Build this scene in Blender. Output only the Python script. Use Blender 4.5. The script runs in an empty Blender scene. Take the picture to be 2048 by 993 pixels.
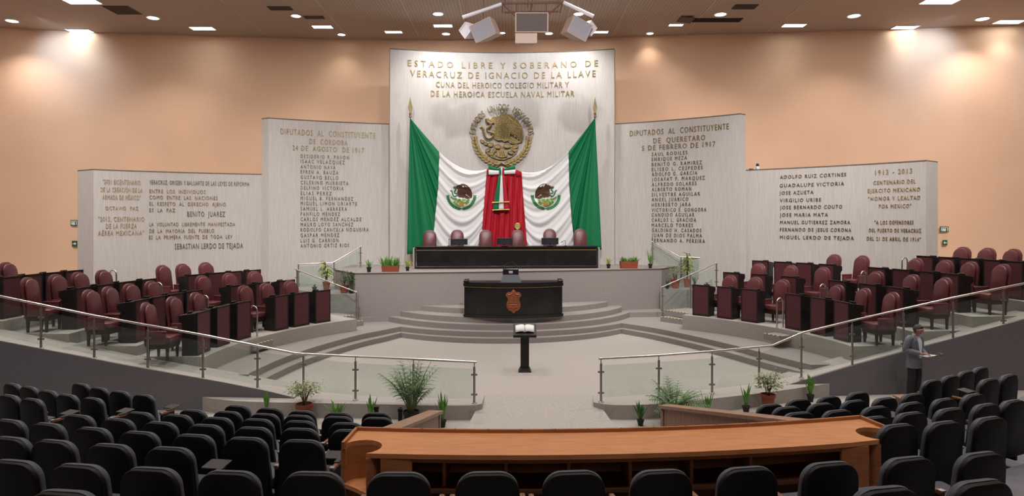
import bpy, bmesh, math, random
from mathutils import Vector, Matrix
from mathutils.bvhtree import BVHTree
from mathutils.geometry import tessellate_polygon
random.seed(7)
PI = math.pi
SC = bpy.context.scene
COL = SC.collection

# ------------------------------------------------------------------ camera, world, exposure
F, YH, CXP, H = 1300.0, 445.0, 1024.0, 3.8       # focal length and horizon of the photograph (2048 x 993), eye height over the chamber floor
cam = bpy.data.cameras.new('camera')
cam.sensor_width = 36.0
cam.lens = 36.0 * F / 2048.0
cam.shift_y = (YH - 496.5) / 2048.0
cam.clip_end = 200
camo = bpy.data.objects.new('camera', cam)
camo.location = (0, 0, H)
camo.rotation_euler = (PI / 2, 0, 0)
COL.objects.link(camo)
SC.camera = camo
SC.view_settings.view_transform = 'Standard'
SC.view_settings.look = 'None'
SC.cycles.transparent_max_bounces = 24
SC.view_settings.gamma = 1.0
SC.view_settings.use_curve_mapping = False
SC.view_settings.exposure = 0.36
w = bpy.data.worlds.new('world')
SC.world = w
w.use_nodes = True
w.node_tree.nodes['Background'].inputs[0].default_value = (0.9, 0.75, 0.65, 1)
w.node_tree.nodes['Background'].inputs[1].default_value = 0.0
CEIL = 12.2
DOWN_W = 430.0        # one round downlight
PANEL_W = 230.0
GRID_W = 760.0        # downlights of the nearer ceiling, above the frame
SLAB_FILL_W = 4600.0      # unseen spots added to brighten the slabs       # one square light panel
WARM = (1.0, 0.94, 0.87)
COOL = (0.80, 0.90, 1.0)
WHITE = (1.0, 0.965, 0.94)

# ------------------------------------------------------------------ helpers
def X(px, d): return (px - CXP) * d / F
def ZP(py, d): return H - (py - YH) * d / F
def W3(px, py, d): return Vector((X(px, d), d, ZP(py, d)))
def GD(py, z): return F * (H - z) / (py - YH)
def GP(px, py, z):
    d = GD(py, z)
    return Vector((X(px, d), d, z))
def lerp(a, b, t): return a + (b - a) * t

MATS = {}
def mat(name, col, rough=0.6, metal=0.0, spec=0.4, noise=None, bump=None, emit=None, coat=0.0):
    """procedural principled material; noise=(scale, amount[, stretch xyz]); bump=(scale, strength)"""
    if name in MATS: return MATS[name]
    m = bpy.data.materials.new(name); m.use_nodes = True
    nt = m.node_tree; b = nt.nodes['Principled BSDF']
    b.inputs['Base Color'].default_value = (*col, 1)
    b.inputs['Roughness'].default_value = rough
    b.inputs['Metallic'].default_value = metal
    b.inputs['Specular IOR Level'].default_value = spec
    if coat: b.inputs['Coat Weight'].default_value = coat; b.inputs['Coat Roughness'].default_value = 0.1
    if emit:
        b.inputs['Emission Color'].default_value = (*emit[0], 1); b.inputs['Emission Strength'].default_value = emit[1]
    tc = None
    def coord(stretch=None):
        nonlocal tc
        if tc is None: tc = nt.nodes.new('ShaderNodeTexCoord')
        mp = nt.nodes.new('ShaderNodeMapping')
        nt.links.new(tc.outputs['Object'], mp.inputs['Vector'])
        if stretch: mp.inputs['Scale'].default_value = stretch
        return mp.outputs['Vector']
    if noise:
        n = nt.nodes.new('ShaderNodeTexNoise'); n.inputs['Scale'].default_value = noise[0]; n.inputs['Detail'].default_value = 4
        nt.links.new(coord(noise[2] if len(noise) > 2 else None), n.inputs['Vector'])
        r = nt.nodes.new('ShaderNodeValToRGB'); a = noise[1]
        r.color_ramp.elements[0].position = 0.3; r.color_ramp.elements[1].position = 0.7
        r.color_ramp.elements[0].color = (*[c * (1 - a) for c in col], 1)
        r.color_ramp.elements[1].color = (*[min(1, c * (1 + a)) for c in col], 1)
        nt.links.new(n.outputs['Fac'], r.inputs['Fac']); nt.links.new(r.outputs['Color'], b.inputs['Base Color'])
    if bump:
        n2 = nt.nodes.new('ShaderNodeTexNoise'); n2.inputs['Scale'].default_value = bump[0]
        nt.links.new(coord(), n2.inputs['Vector'])
        bp = nt.nodes.new('ShaderNodeBump'); bp.inputs['Strength'].default_value = bump[1]; bp.inputs['Distance'].default_value = 0.01
        nt.links.new(n2.outputs['Fac'], bp.inputs['Height']); nt.links.new(bp.outputs['Normal'], b.inputs['Normal'])
    MATS[name] = m
    return m

def stripes(name, c1, c2, axis, period, duty=0.5, rough=0.6, soft=0.02):
    """two-colour stripes along an object axis (procedural)"""
    m = bpy.data.materials.new(name); m.use_nodes = True; nt = m.node_tree; b = nt.nodes['Principled BSDF']
    tc = nt.nodes.new('ShaderNodeTexCoord'); s = nt.nodes.new('ShaderNodeSeparateXYZ')
    nt.links.new(tc.outputs['Object'], s.inputs[0])
    d = nt.nodes.new('ShaderNodeMath'); d.operation = 'DIVIDE'; d.inputs[1].default_value = period
    nt.links.new(s.outputs[axis], d.inputs[0])
    f = nt.nodes.new('ShaderNodeMath'); f.operation = 'FRACT'; nt.links.new(d.outputs[0], f.inputs[0])
    r = nt.nodes.new('ShaderNodeValToRGB'); e = r.color_ramp.elements
    e[0].position = duty; e[0].color = (*c1, 1); e[1].position = min(1, duty + soft); e[1].color = (*c2, 1)
    nt.links.new(f.outputs[0], r.inputs['Fac']); nt.links.new(r.outputs['Color'], b.inputs['Base Color'])
    b.inputs['Roughness'].default_value = rough
    return m

def glass_mat():
    m = bpy.data.materials.new('clear_glass'); m.use_nodes = True; nt = m.node_tree
    nt.nodes.remove(nt.nodes['Principled BSDF'])
    out = nt.nodes['Material Output']
    t = nt.nodes.new('ShaderNodeBsdfTransparent'); t.inputs[0].default_value = (0.92, 0.96, 0.94, 1)
    g = nt.nodes.new('ShaderNodeBsdfGlossy'); g.inputs['Roughness'].default_value = 0.03
    df = nt.nodes.new('ShaderNodeBsdfDiffuse'); df.inputs[0].default_value = (0.55, 0.62, 0.60, 1)
    m1 = nt.nodes.new('ShaderNodeMixShader'); m1.inputs[0].default_value = 0.035
    nt.links.new(t.outputs[0], m1.inputs[1]); nt.links.new(df.outputs[0], m1.inputs[2])
    m2 = nt.nodes.new('ShaderNodeMixShader'); m2.inputs[0].default_value = 0.035
    nt.links.new(m1.outputs[0], m2.inputs[1]); nt.links.new(g.outputs[0], m2.inputs[2])
    nt.links.new(m2.outputs[0], out.inputs[0])
    return m

CARPET = mat('grey_carpet', (0.405, 0.375, 0.355), 0.95, spec=0.1, noise=(30, 0.10), bump=(160, 0.35))
CARPET_D = mat('dark_grey_carpet', (0.185, 0.175, 0.195), 0.95, spec=0.1, noise=(60, 0.14), bump=(160, 0.3))
PLAT_C = mat('platform_carpet', (0.30, 0.272, 0.26), 0.95, spec=0.1, noise=(40, 0.10), bump=(160, 0.3))
PEACH = mat('peach_paint', (0.77, 0.50, 0.34), 0.75, spec=0.2, noise=(0.5, 0.04))
CONC = mat('board_marked_concrete', (0.545, 0.51, 0.485), 0.85, spec=0.2, noise=(3.0, 0.085, (11, 11, 0.5)), bump=(40, 0.25))
CEILM = stripes('slatted_ceiling', (0.46, 0.36, 0.295), (0.35, 0.27, 0.225), 0, 0.13, 0.70, 0.8, 0.15)
BLACKP = mat('black_lacquer', (0.012, 0.011, 0.012), 0.22, spec=0.5, noise=(2, 0.3))
BLACKW = mat('black_wood', (0.014, 0.012, 0.012), 0.45, noise=(8, 0.3))
GOLD = mat('gold_trim', (0.72, 0.52, 0.18), 0.35, 0.9)
BRASS = mat('brass_letter', (0.25, 0.18, 0.075), 0.42, 0.35, noise=(12, 0.25))
BRASS2 = mat('pale_brass_letter', (0.42, 0.31, 0.16), 0.45, 0.3, noise=(12, 0.2))
BRASSD = mat('dark_bronze_letter', (0.15, 0.11, 0.06), 0.45, 0.3, noise=(12, 0.2))
BRONZE = mat('bronze_relief', (0.22, 0.16, 0.065), 0.42, 0.55, noise=(28, 0.5), bump=(45, 0.9))
STEEL = mat('brushed_steel', (0.62, 0.60, 0.57), 0.32, 1.0)
STEELD = mat('steel_post', (0.34, 0.33, 0.32), 0.4, 0.9)
GLASS = glass_mat()
MAROON = mat('maroon_leather', (0.135, 0.036, 0.042), 0.36, spec=0.5, noise=(14, 0.12), bump=(200, 0.1))
MAROONP = mat('maroon_panel', (0.095, 0.024, 0.033), 0.6, noise=(20, 0.15))
WOODDK = mat('dark_wood', (0.030, 0.013, 0.009), 0.4, noise=(10, 0.3, (1, 1, 8)))
SEATF = mat('black_seat_fabric', (0.060, 0.070, 0.092), 0.5, spec=0.45, noise=(90, 0.15), bump=(240, 0.2))
SHELL = mat('black_seat_shell', (0.0045, 0.0045, 0.006), 0.5, spec=0.25)
SHELLS = mat('seat_side_warm_light', (0.022, 0.013, 0.010), 0.5, noise=(30, 0.2))  # brown puts the warm light on the chair sides into the colour
ARMW = mat('armrest_wood', (0.20, 0.085, 0.038), 0.4, noise=(9, 0.25, (6, 1, 1)))
TABLET = mat('grey_tablet', (0.04, 0.036, 0.036), 0.45)
ORANGEW = mat('orange_wood', (0.56, 0.235, 0.095), 0.45, noise=(3.2, 0.14, (1.2, 9, 9)))
ORANGEE = mat('orange_wood_edge', (0.36, 0.14, 0.05), 0.45, noise=(4, 0.2, (1, 1, 6)))
BROWNW = mat('brown_wood_board', (0.31, 0.18, 0.115), 0.45, noise=(4, 0.25, (2, 2, 14)))
WHITEM = mat('white_plastic', (0.75, 0.75, 0.78), 0.5)
GREYM = mat('grey_grille', (0.22, 0.21, 0.22), 0.6, noise=(200, 0.3))
TERRA = mat('terracotta', (0.27, 0.06, 0.03), 0.6, noise=(10, 0.1))
POTBLK = mat('black_pot', (0.014, 0.014, 0.014), 0.6)
SOIL = mat('soil', (0.03, 0.02, 0.012), 0.95, noise=(60, 0.4))
LEAF1 = mat('leaf_green', (0.10, 0.26, 0.035), 0.5, noise=(7, 0.3))
LEAF2 = mat('leaf_dark_green', (0.045, 0.14, 0.03), 0.5, noise=(7, 0.3))
LEAF3 = mat('leaf_yellow_green', (0.30, 0.38, 0.08), 0.5, noise=(9, 0.35))
LEAFV = mat('leaf_variegated', (0.32, 0.36, 0.20), 0.5, noise=(22, 0.7))
FGREEN = mat('flag_green_cloth', (0.004, 0.165, 0.060), 0.62, spec=0.3)
FWHITE = mat('flag_white_cloth', (0.74, 0.73, 0.74), 0.62, spec=0.3)
FRED = mat('flag_red_cloth', (0.42, 0.010, 0.024), 0.62, spec=0.3)
TAPE = stripes('hazard_tape', (0.62, 0.54, 0.22), (0.03, 0.028, 0.025), 0, 0.14, 0.55, 0.6)
LEDW = mat('lit_panel', (1, 1, 1), 0.5, emit=((0.90, 1.0, 0.97), 9.0))
LEDR = mat('lit_downlight', (1, 1, 1), 0.5, emit=((1.0, 0.93, 0.78), 9.0))
DARKV = mat('dark_vent', (0.11, 0.085, 0.07), 0.7)
SCREEN = mat('terminal_screen', (0.05, 0.09, 0.13), 0.25, emit=((0.35, 0.62, 0.85), 0.5))
SCREENB = mat('monitor_black', (0.012, 0.015, 0.022), 0.35)

def new_bm(): return bmesh.new()

def obj(name, bm, m, parent=None, smooth=False, local=True, kind=None, bevel=None):
    """link a bmesh as ONE mesh object; with local=False world geometry is moved into an unrotated parent's frame"""
    if parent is not None and not local:
        bmesh.ops.translate(bm, verts=bm.verts, vec=-parent.location)
    bmesh.ops.recalc_face_normals(bm, faces=bm.faces)
    me = bpy.data.meshes.new(name)
    bm.to_mesh(me); bm.free()
    for mm in (m if isinstance(m, (list, tuple)) else [m]): me.materials.append(mm)
    if smooth:
        me.shade_smooth()
        try: me.set_sharp_from_angle(angle=math.radians(42))
        except Exception: pass
    o = bpy.data.objects.new(name, me)
    COL.objects.link(o)
    if parent is not None: o.parent = parent
    if kind: o['kind'] = kind
    if bevel:
        b = o.modifiers.new('bevel', 'BEVEL'); b.width = bevel; b.segments = 2; b.limit_method = 'ANGLE'
    return o

def thing(name, label, cat, loc=(0, 0, 0), rz=0.0, group=None):
    o = bpy.data.objects.new(name, None); COL.objects.link(o)
    o.empty_display_size = 0.1
    o.location = loc; o.rotation_euler = (0, 0, rz)
    o['label'] = label; o['category'] = cat
    if group: o['group'] = group
    return o

def tag(o, label, cat, group=None):
    o['label'] = label; o['category'] = cat
    if group: o['group'] = group
    return o

def struct(name, bm, m, parent=None, **k):
    return obj(name, bm, m, parent, kind='structure', **k)

def dup(root, loc, rz, label, group=None, scale=None):
    r = root.copy(); COL.objects.link(r)
    r.location = loc; r.rotation_euler = (0, 0, rz); r['label'] = label
    if group: r['group'] = group
    if scale: r.scale = scale
    for ch in list(root.children):
        c = ch.copy(); COL.objects.link(c); c.parent = r
        for g in list(ch.children):
            e = g.copy(); COL.objects.link(e); e.parent = c
    return r

def box(bm, c, s, rz=0.0, rx=0.0, ry=0.0):
    M = Matrix.Translation(Vector(c)) @ Matrix.Rotation(rz, 4, 'Z') @ Matrix.Rotation(ry, 4, 'Y') @ Matrix.Rotation(rx, 4, 'X') @ Matrix.Diagonal((*s, 1))
    return bmesh.ops.create_cube(bm, size=1.0, matrix=M)['verts']

def rbox(bm, c, s, r=0.02, seg=2, rz=0.0, rx=0.0, ry=0.0):
    vs = box(bm, (0, 0, 0), s)
    es = list({e for v in vs for e in v.link_edges})
    res = bmesh.ops.bevel(bm, geom=es, offset=r, segments=seg, profile=0.5, affect='EDGES')
    nv = list({v for f in res['faces'] for v in f.verts} | {v for v in vs if v.is_valid})
    allv = set(nv)
    for v in nv:
        for f in v.link_faces: allv.update(f.verts)
    M = Matrix.Translation(Vector(c)) @ Matrix.Rotation(rz, 4, 'Z') @ Matrix.Rotation(ry, 4, 'Y') @ Matrix.Rotation(rx, 4, 'X')
    bmesh.ops.transform(bm, matrix=M, verts=list(allv))

def frame_of(t):
    t = t.normalized()
    a = Vector((0, 0, 1)) if abs(t.z) < 0.95 else Vector((1, 0, 0))
    u = t.cross(a).normalized()
    return u, t.cross(u).normalized()

def tube(bm, pts, r, seg=8, cap=True):
    pts = [Vector(p) for p in pts]; rings = []
    n = len(pts)
    rr = r if isinstance(r, (list, tuple)) else [r] * n
    pu = None
    for i, p in enumerate(pts):
        t = (pts[min(i + 1, n - 1)] - pts[max(i - 1, 0)])
        if pu is None: u, v = frame_of(t)
        else:
            t = t.normalized(); u = (pu - t * pu.dot(t)).normalized(); v = t.cross(u)
        pu = u
        rings.append([bm.verts.new(p + (u * math.cos(2 * PI * k / seg) + v * math.sin(2 * PI * k / seg)) * rr[i]) for k in range(seg)])
    for a, b in zip(rings, rings[1:]):
        for k in range(seg):
            bm.faces.new((a[k], a[(k + 1) % seg], b[(k + 1) % seg], b[k]))
    if cap:
        bm.faces.new(rings[0][::-1]); bm.faces.new(rings[-1])

def cyl(bm, p1, p2, r, seg=10): tube(bm, [p1, p2], r, seg)

def lathe(bm, prof, c=(0, 0, 0), seg=16, closed=False):
    c = Vector(c); rings = []
    for (r, z) in prof:
        rings.append([bm.verts.new(c + Vector((r * math.cos(2 * PI * k / seg), r * math.sin(2 * PI * k / seg), z))) for k in range(seg)])
    for a, b in zip(rings, rings[1:]):
        for k in range(seg): bm.faces.new((a[k], a[(k + 1) % seg], b[(k + 1) % seg], b[k]))
    if closed:
        for k in range(seg): bm.faces.new((rings[-1][k], rings[-1][(k + 1) % seg], rings[0][(k + 1) % seg], rings[0][k]))
    else:
        bm.faces.new(rings[0][::-1]); bm.faces.new(rings[-1])

def prism(bm, poly, z0, z1):
    """vertical prism over a plan polygon; z1 may be a list (a top height for each vertex)"""
    zt = z1 if isinstance(z1, (list, tuple)) else [z1] * len(poly)
    a = [bm.verts.new((p[0], p[1], z0)) for p in poly]
    b = [bm.verts.new((p[0], p[1], zt[i])) for i, p in enumerate(poly)]
    n = len(poly)
    for tri in tessellate_polygon([[Vector((p[0], p[1], 0)) for p in poly]]):
        bm.faces.new([a[i] for i in tri][::-1]); bm.faces.new([b[i] for i in tri])
    for i in range(n): bm.faces.new((a[i], a[(i + 1) % n], b[(i + 1) % n], b[i]))

def plate(bm, poly, y0, y1):
    """outline in XZ extruded along Y"""
    a = [bm.verts.new((p[0], y0, p[1])) for p in poly]
    b = [bm.verts.new((p[0], y1, p[1])) for p in poly]
    n = len(poly)
    for tri in tessellate_polygon([[Vector((p[0], p[1], 0)) for p in poly]]):
        bm.faces.new([a[i] for i in tri]); bm.faces.new([b[i] for i in tri][::-1])
    for i in range(n): bm.faces.new((a[i], b[i], b[(i + 1) % n], a[(i + 1) % n]))

def strip(bm, quads_a, quads_b):
    """surface between two point rows"""
    va = [bm.verts.new(p) for p in quads_a]; vb = [bm.verts.new(p) for p in quads_b]
    for i in range(len(va) - 1): bm.faces.new((va[i], va[i + 1], vb[i + 1], vb[i]))

def grid(bm, nu, nv, fn):
    V = [[bm.verts.new(fn(i / nu, j / nv)) for j in range(nv + 1)] for i in range(nu + 1)]
    for i in range(nu):
        for j in range(nv): bm.faces.new((V[i][j], V[i + 1][j], V[i + 1][j + 1], V[i][j + 1]))
    return V

def catmull(pts, n=6):
    pts = [Vector(p) for p in pts]
    P = [pts[0] * 2 - pts[1]] + pts + [pts[-1] * 2 - pts[-2]]
    out = []
    for i in range(1, len(P) - 2):
        for k in range(n):
            t = k / n
            out.append(0.5 * ((2 * P[i]) + (P[i + 1] - P[i - 1]) * t + (2 * P[i - 1] - 5 * P[i] + 4 * P[i + 1] - P[i + 2]) * t * t + (3 * P[i] - P[i - 1] - 3 * P[i + 1] + P[i + 2]) * t ** 3))
    out.append(pts[-1])
    return out

def pathpt(pts, t):
    """point at fraction t along a polyline of 2-D or 3-D tuples"""
    pts = [Vector(p) for p in pts]
    L = [(b - a).length for a, b in zip(pts, pts[1:])]
    s = t * sum(L)
    for a, b, l in zip(pts, pts[1:], L):
        if s <= l or l == L[-1] and b == pts[-1]:
            return a.lerp(b, min(1, s / l) if l else 0)
        s -= l
    return pts[-1]

ORD = ['first', 'second', 'third', 'fourth', 'fifth', 'sixth', 'seventh', 'eighth', 'ninth', 'tenth', 'eleventh', 'twelfth', 'thirteenth']

class Arc:
    """plan arc between two points bulging away from the eye"""
    def __init__(s, a, b, R):
        a, b = Vector(a[:2]), Vector(b[:2]); m = (a + b) / 2; c = (b - a).length
        n = Vector((-(b - a).y, (b - a).x)).normalized()
        if n.y < 0: n = -n
        s.c = m - n * math.sqrt(R * R - c * c / 4); s.R = R; s.a, s.b = a, b
    def px(s, px):
        k = (px - CXP) / F; cx, cy = s.c
        A = k * k + 1; B = -2 * (k * cx + cy); C = cx * cx + cy * cy - s.R ** 2
        d = (-B + math.sqrt(max(0, B * B - 4 * A * C))) / (2 * A)
        return Vector((k * d, d))
    def nrm(s, p): return (s.c - p).normalized()          # towards the chamber

# ------------------------------------------------------------------ floors
def circ3(p, q, r, n=24):
    ax, ay = p[:2]; bx, by = q[:2]; cx, cy = r[:2]
    D = 2 * (ax * (by - cy) + bx * (cy - ay) + cx * (ay - by))
    ux = ((ax * ax + ay * ay) * (by - cy) + (bx * bx + by * by) * (cy - ay) + (cx * cx + cy * cy) * (ay - by)) / D
    uy = ((ax * ax + ay * ay) * (cx - bx) + (bx * bx + by * by) * (ax - cx) + (cx * cx + cy * cy) * (bx - ax)) / D
    R = math.hypot(ax - ux, ay - uy)
    a0 = math.atan2(ay - uy, ax - ux); a1 = math.atan2(cy - uy, cx - ux)
    while a1 < a0: a1 += 2 * PI
    if a1 - a0 > PI: a1 -= 2 * PI
    return [Vector((ux + R * math.cos(lerp(a0, a1, i / n)), uy + R * math.sin(lerp(a0, a1, i / n)))) for i in range(n + 1)]

AISLE = -0.30
LZ = [0.16, 0.32, 0.50, 0.68, 0.86]
curb_l = [(-6.45, 13.98), (-5.6, 13.76), (-4.3, 13.66), (-2.9, 13.58), (-1.85, 13.48), (-0.90, 13.47), (-0.63, 13.60)]
curb_r = [(1.72, 13.72), (1.95, 13.55), (2.5, 13.50), (3.4, 13.68), (4.6, 14.10), (5.8, 14.55), (7.45, 15.30)]
bm = new_bm()
front = [v.to_2d() for v in catmull([(*p, 0) for p in curb_l], 3)] + [Vector((-0.60, 14.3)), Vector((1.78, 14.3))] + [v.to_2d() for v in catmull([(*p, 0) for p in curb_r], 3)]
prism(bm, [(-14, 15.0), (-7.2, 14.4)] + [tuple(v) for v in front] + [(8.2, 15.6), (14, 16.2), (16, 27.5), (-17, 27.5)], -0.5, 0.0)
struct('floor', bm, CARPET)
bm = new_bm(); prism(bm, [(-25.6, -6), (25.6, -6), (25.6, 29), (-25.6, 29)], -0.6, AISLE)
struct('floor_aisle', bm, CARPET)
bm = new_bm()
va = [(-0.62, 14.27, 0.002), (1.76, 14.37, 0.002), (1.75, 13.75, -0.10), (-0.64, 13.62, -0.10)]
prism(bm, [(-0.62, 14.31), (1.78, 14.31), (2.1, 12.45), (-0.95, 12.45)], -0.5, [0.002, 0.002, AISLE + .002, AISLE + .002])
struct('floor_ramp', bm, CARPET)

Cx, Cy = 0.6, 15.4
l2l = [GP(px, py, LZ[1]).to_2d() for px, py in [(505, 744), (560, 719), (611, 700.5), (662, 685), (715.7, 671), (760, 662), (800.8, 654)]]
l2l = [Vector((-6.02, 14.85))] + l2l
l2r = [GP(px, py, LZ[1]).to_2d() for px, py in [(1243.5, 646.8), (1310, 657), (1392.8, 673.8), (1471, 692), (1520, 705), (1575, 719)]] + [Vector((7.3, 15.85))]
l2c = circ3(l2l[-1], GP(1004, 664.6, LZ[1]), l2r[0])
def inward(p, k): return p + (Vector((Cx, Cy)) - p).normalized() * k
n_l, n_r = len(l2l), len(l2r)
l1l = [inward(p, 0.30) for p in l2l[:-1]] + [l2l[-1] + Vector((0.06, -0.26))]
l1r = [l2r[0] + Vector((-0.06, -0.26))] + [inward(p, 0.30) for p in l2r[1:]]
l1c = circ3(l1l[-1], GP(1027, 677.7, LZ[0]), l1r[0])
def sm(l): return [v.to_2d() for v in catmull([(*p, 0) for p in l], 5)]
def radial_step(edge, z0, z1, Ro=10.5):
    """floor level lying outside a front edge that runs round the chamber centre"""
    c = Vector((Cx, Cy)); bm = new_bm()
    out = [c + (p - c).normalized() * Ro for p in edge]
    V = [[bm.verts.new((p.x, p.y, z)) for p in pts] for pts, z in ((edge, z0), (edge, z1), (out, z1), (out, z0))]
    for A, B in zip(V, V[1:] + V[:1]):
        for i in range(len(edge) - 1): bm.faces.new((A[i], A[i + 1], B[i + 1], B[i]))
    for i in (0, -1): bm.faces.new([v[i] for v in V])
    return struct('floor_step', bm, PLAT_C)
radial_step(sm(l1l)[:-1] + l1c + sm(l1r)[1:], -.02, LZ[0])
radial_step(sm(l2l)[:-1] + l2c + sm(l2r)[1:], -.02, LZ[1], 10.4)
l3 = circ3(GP(775.9, 633.2, LZ[2]), GP(1010, 650.2, LZ[2]), GP(1259, 625.3, LZ[2]))
bm = new_bm(); prism(bm, [(-6.0, 22.3)] + [tuple(p) for p in l3] + [(6.2, 24.0), (6.2, 26), (-6.0, 26)], 0.0, LZ[2]); struct('floor_step', bm, PLAT_C)
l4 = circ3(GP(793, 621.4, LZ[3]), GP(1010, 636, LZ[3]), GP(1243.5, 614.8, LZ[3]))
bm = new_bm(); prism(bm, [tuple(p) for p in l4] + [(4.3, 26), (-4.2, 26)], 0.0, LZ[3]); struct('floor_step', bm, PLAT_C)
l5 = circ3(GP(821.7, 609.6, LZ[4]), Vector((0.02, 22.05)), GP(1214.7, 604.4, LZ[4]))
bm = new_bm(); prism(bm, [tuple(p) for p in l5] + [(3.7, 26), (-3.7, 26)], 0.0, LZ[4]); struct('floor_step', bm, PLAT_C)
PZ = 2.03
p_l, p_r = GP(710, 546.8, PZ), GP(1323, 537.6, PZ)
pm = (p_l.to_2d() + p_r.to_2d()) / 2 + Vector((0.02, -0.22))
pf = circ3(p_l, pm, p_r, 20)
plat = [(-6.62, 24.3)] + [tuple(p) for p in pf] + [(6.95, 26.6), (6.95, 28), (-6.62, 28)]
bm = new_bm(); prism(bm, plat, 0.0, PZ); struct('floor_platform', bm, PLAT_C)
bm = new_bm()
ed = [Vector((-6.62, 24.3))] + pf + [Vector((6.95, 26.6))]
for a, b in zip(ed, ed[1:]):
    m_ = (a + b) / 2; dv = b - a
    box(bm, (m_.x, m_.y - .004, PZ - .015), (dv.length + .01, .03, .035), rz=math.atan2(dv.y, dv.x))
struct('trim_1', bm, DARKV)
# stair landings with plants on them, one each side of the platform
bm = new_bm(); prism(bm, [GP(661, 588.7, 1.31)[:2], GP(716, 589, 1.31)[:2], (-5.5, 24.2), (-6.6, 26.2), (-8.3, 26.0), (-8.3, 24.2)], 0.0, 1.31); struct('floor_landing', bm, PLAT_C)
bm = new_bm(); prism(bm, [(5.62, 24.65), (6.55, 24.25), (8.9, 24.6), (8.6, 26.0), (6.9, 26.5)], 0.0, 1.28); struct('floor_landing', bm, PLAT_C)
def tread(a, b, z, depth, h=.16):
    a, b = Vector(a[:2]), Vector(b[:2]); dv = (b - a).normalized(); n = Vector((-dv.y, dv.x))
    if n.y < 0: n = -n
    bm = new_bm(); prism(bm, [a, b, b + n * depth, a + n * depth], z - h, z)
    s = struct('floor_stair', bm, PLAT_C)
    bm = new_bm(); L = (b - a).length; box(bm, (L / 2, .03, .006), (L, .06, .012)); 
    t = obj('hazard_tape', bm, TAPE, s)
    t.location = (a.x, a.y, z); t.rotation_euler = (0, 0, math.atan2(dv.y, dv.x))
tread(GP(667, 653, .48), GP(727, 642, .48), .48, .45)
tread(GP(663, 638, .66), GP(712, 631, .66), .66, 1.2)
tread(GP(1321, 634.5, .48), GP(1380, 642.5, .48), .48, .45)
tread(GP(1327, 621, .66), GP(1382, 629, .66), .66, 1.2)

# deputies' tiers: concentric sectors round the chamber floor
TCS = {-1: Vector((0.6, 15.5)), 1: Vector((0.6, 15.25))}
TZ = {-1: [0.70, 0.94, 1.21, 1.49], 1: [0.78, 1.11, 1.45, 1.78]}
R0, PITCH = 7.9, 1.6
def tpt(side, R, ph):
    TC = TCS[side]; return Vector((TC.x + side * R * math.cos(ph), TC.y + R * math.sin(ph)))
def tier(side, k, ph1, Rout):
    Ri = R0 - .22 + PITCH * k
    def start(R):
        a = 0.0
        for _ in range(12): a = math.asin((wall_y(side, tpt(side, R, a).x) + (.80 if side < 0 else .42) - TCS[side].y) / R)
        return a
    s0, s1 = start(Ri), start(Rout)
    N = 22
    inner = [tpt(side, Ri, lerp(s0, ph1, i / N)) for i in range(N + 1)]
    outer = [tpt(side, Rout, lerp(ph1, s1, i / N)) for i in range(N + 1)]
    bm = new_bm(); prism(bm, inner + outer, 0.0, TZ[side][k])
    return struct('floor_tier', bm, CARPET)
RD = math.radians
WALLP = {-1: [W3(-60, 671, 14.4), W3(0, 683, 14.3), W3(258, 733, 14.2), W3(450, 767, 14.12), W3(531, 783, 14.05), W3(588, 796.5, 14.0)], 1: [W3(1573, 772, 15.2), W3(1711, 731, 15.38), W3(2048, 640, 15.85), W3(2130, 622, 15.95)]}
def wall_y(side, x):
    P = sorted(WALLP[side], key=lambda p: p.x)
    for a, b in zip(P, P[1:]):
        if x <= b.x: return lerp(a.y, b.y, (x - a.x) / (b.x - a.x)) if x > a.x else a.y
    return P[-1].y
for side, lims in ((-1, [(RD(43.5), 9.9), (RD(42), 11.5), (RD(40), 13.2), (RD(26), 16.2)]), (1, [(RD(50), 9.9), (RD(48), 11.5), (RD(47), 12.9), (RD(27), 15.8)])):
    for k, (ph1, Ro) in enumerate(lims): tier(side, k, ph1, Ro)
# steps with taped nosing in the aisle of the first tier
def aisle_step(side, px0, px1, py, z):
    a, b = GP(px0, py[0], z), GP(px1, py[1], z)
    tread(a, b, z, .5)
aisle_step(-1, 508, 546, (691, 681), .56)
aisle_step(1, 1527, 1560, (668, 674), .66)

# sloping ramps beside the auditorium, with the dark carpeted wall under them
for side in (-1, 1):
    wp = WALLP[side]
    bm = new_bm()
    prism(bm, [p[:2] for p in wp] + [(p.x, p.y + .10) for p in wp[::-1]], AISLE - .1, [p.z for p in wp] + [p.z for p in wp[::-1]])
    struct('wall_ramp_left' if side < 0 else 'wall_ramp_right', bm, CARPET_D)
    bm = new_bm()
    a = [(p.x, p.y + .005, p.z + .012) for p in wp]; bk = [(p.x, p.y + .85, p.z + .012) for p in wp[::-1]]
    prism(bm, [p[:2] for p in a] + [p[:2] for p in bk], AISLE, [p[2] for p in a] + [p[2] for p in bk])
    struct('floor_ramp', bm, CARPET)

# auditorium tiers (hidden mostly under the chairs)
ROWZ = {'Z': 2.10, 'A': 1.92, 'B': 1.73, 'C': 1.54, 'D': 1.35, 'E': 1.16, 'F': 0.97, 'G': 0.78}
ROWD = {'Z': 3.85, 'A': 4.78, 'B': 5.75, 'C': 6.62, 'D': 7.55, 'E': 8.45, 'F': 9.30, 'G': 10.10}
CH_H = 0.95
def row_d(r, x): return ROWD[r] + 0.031 * (x + .8) ** 2 + .05 * max(0, x)
for i, r in enumerate('GFEDCBAZ'):
    xs = [-13 + 26 * k / 52 for k in range(53)]
    pts = []
    for x in xs:
        y = row_d(r, x) + .45
        if r == 'B' and -2.4 < x < 4.6: y += 1.6 * min(1, (x + 2.4) / .3, (4.6 - x) / .3)
        y = min(y, 13.6)
        pts.append((x, y))
    bm = new_bm(); prism(bm, pts + [(13, -5.5), (-13, -5.5)], -0.45, ROWZ[r] - CH_H)
    struct('floor_tier', bm, CARPET_D)

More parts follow.
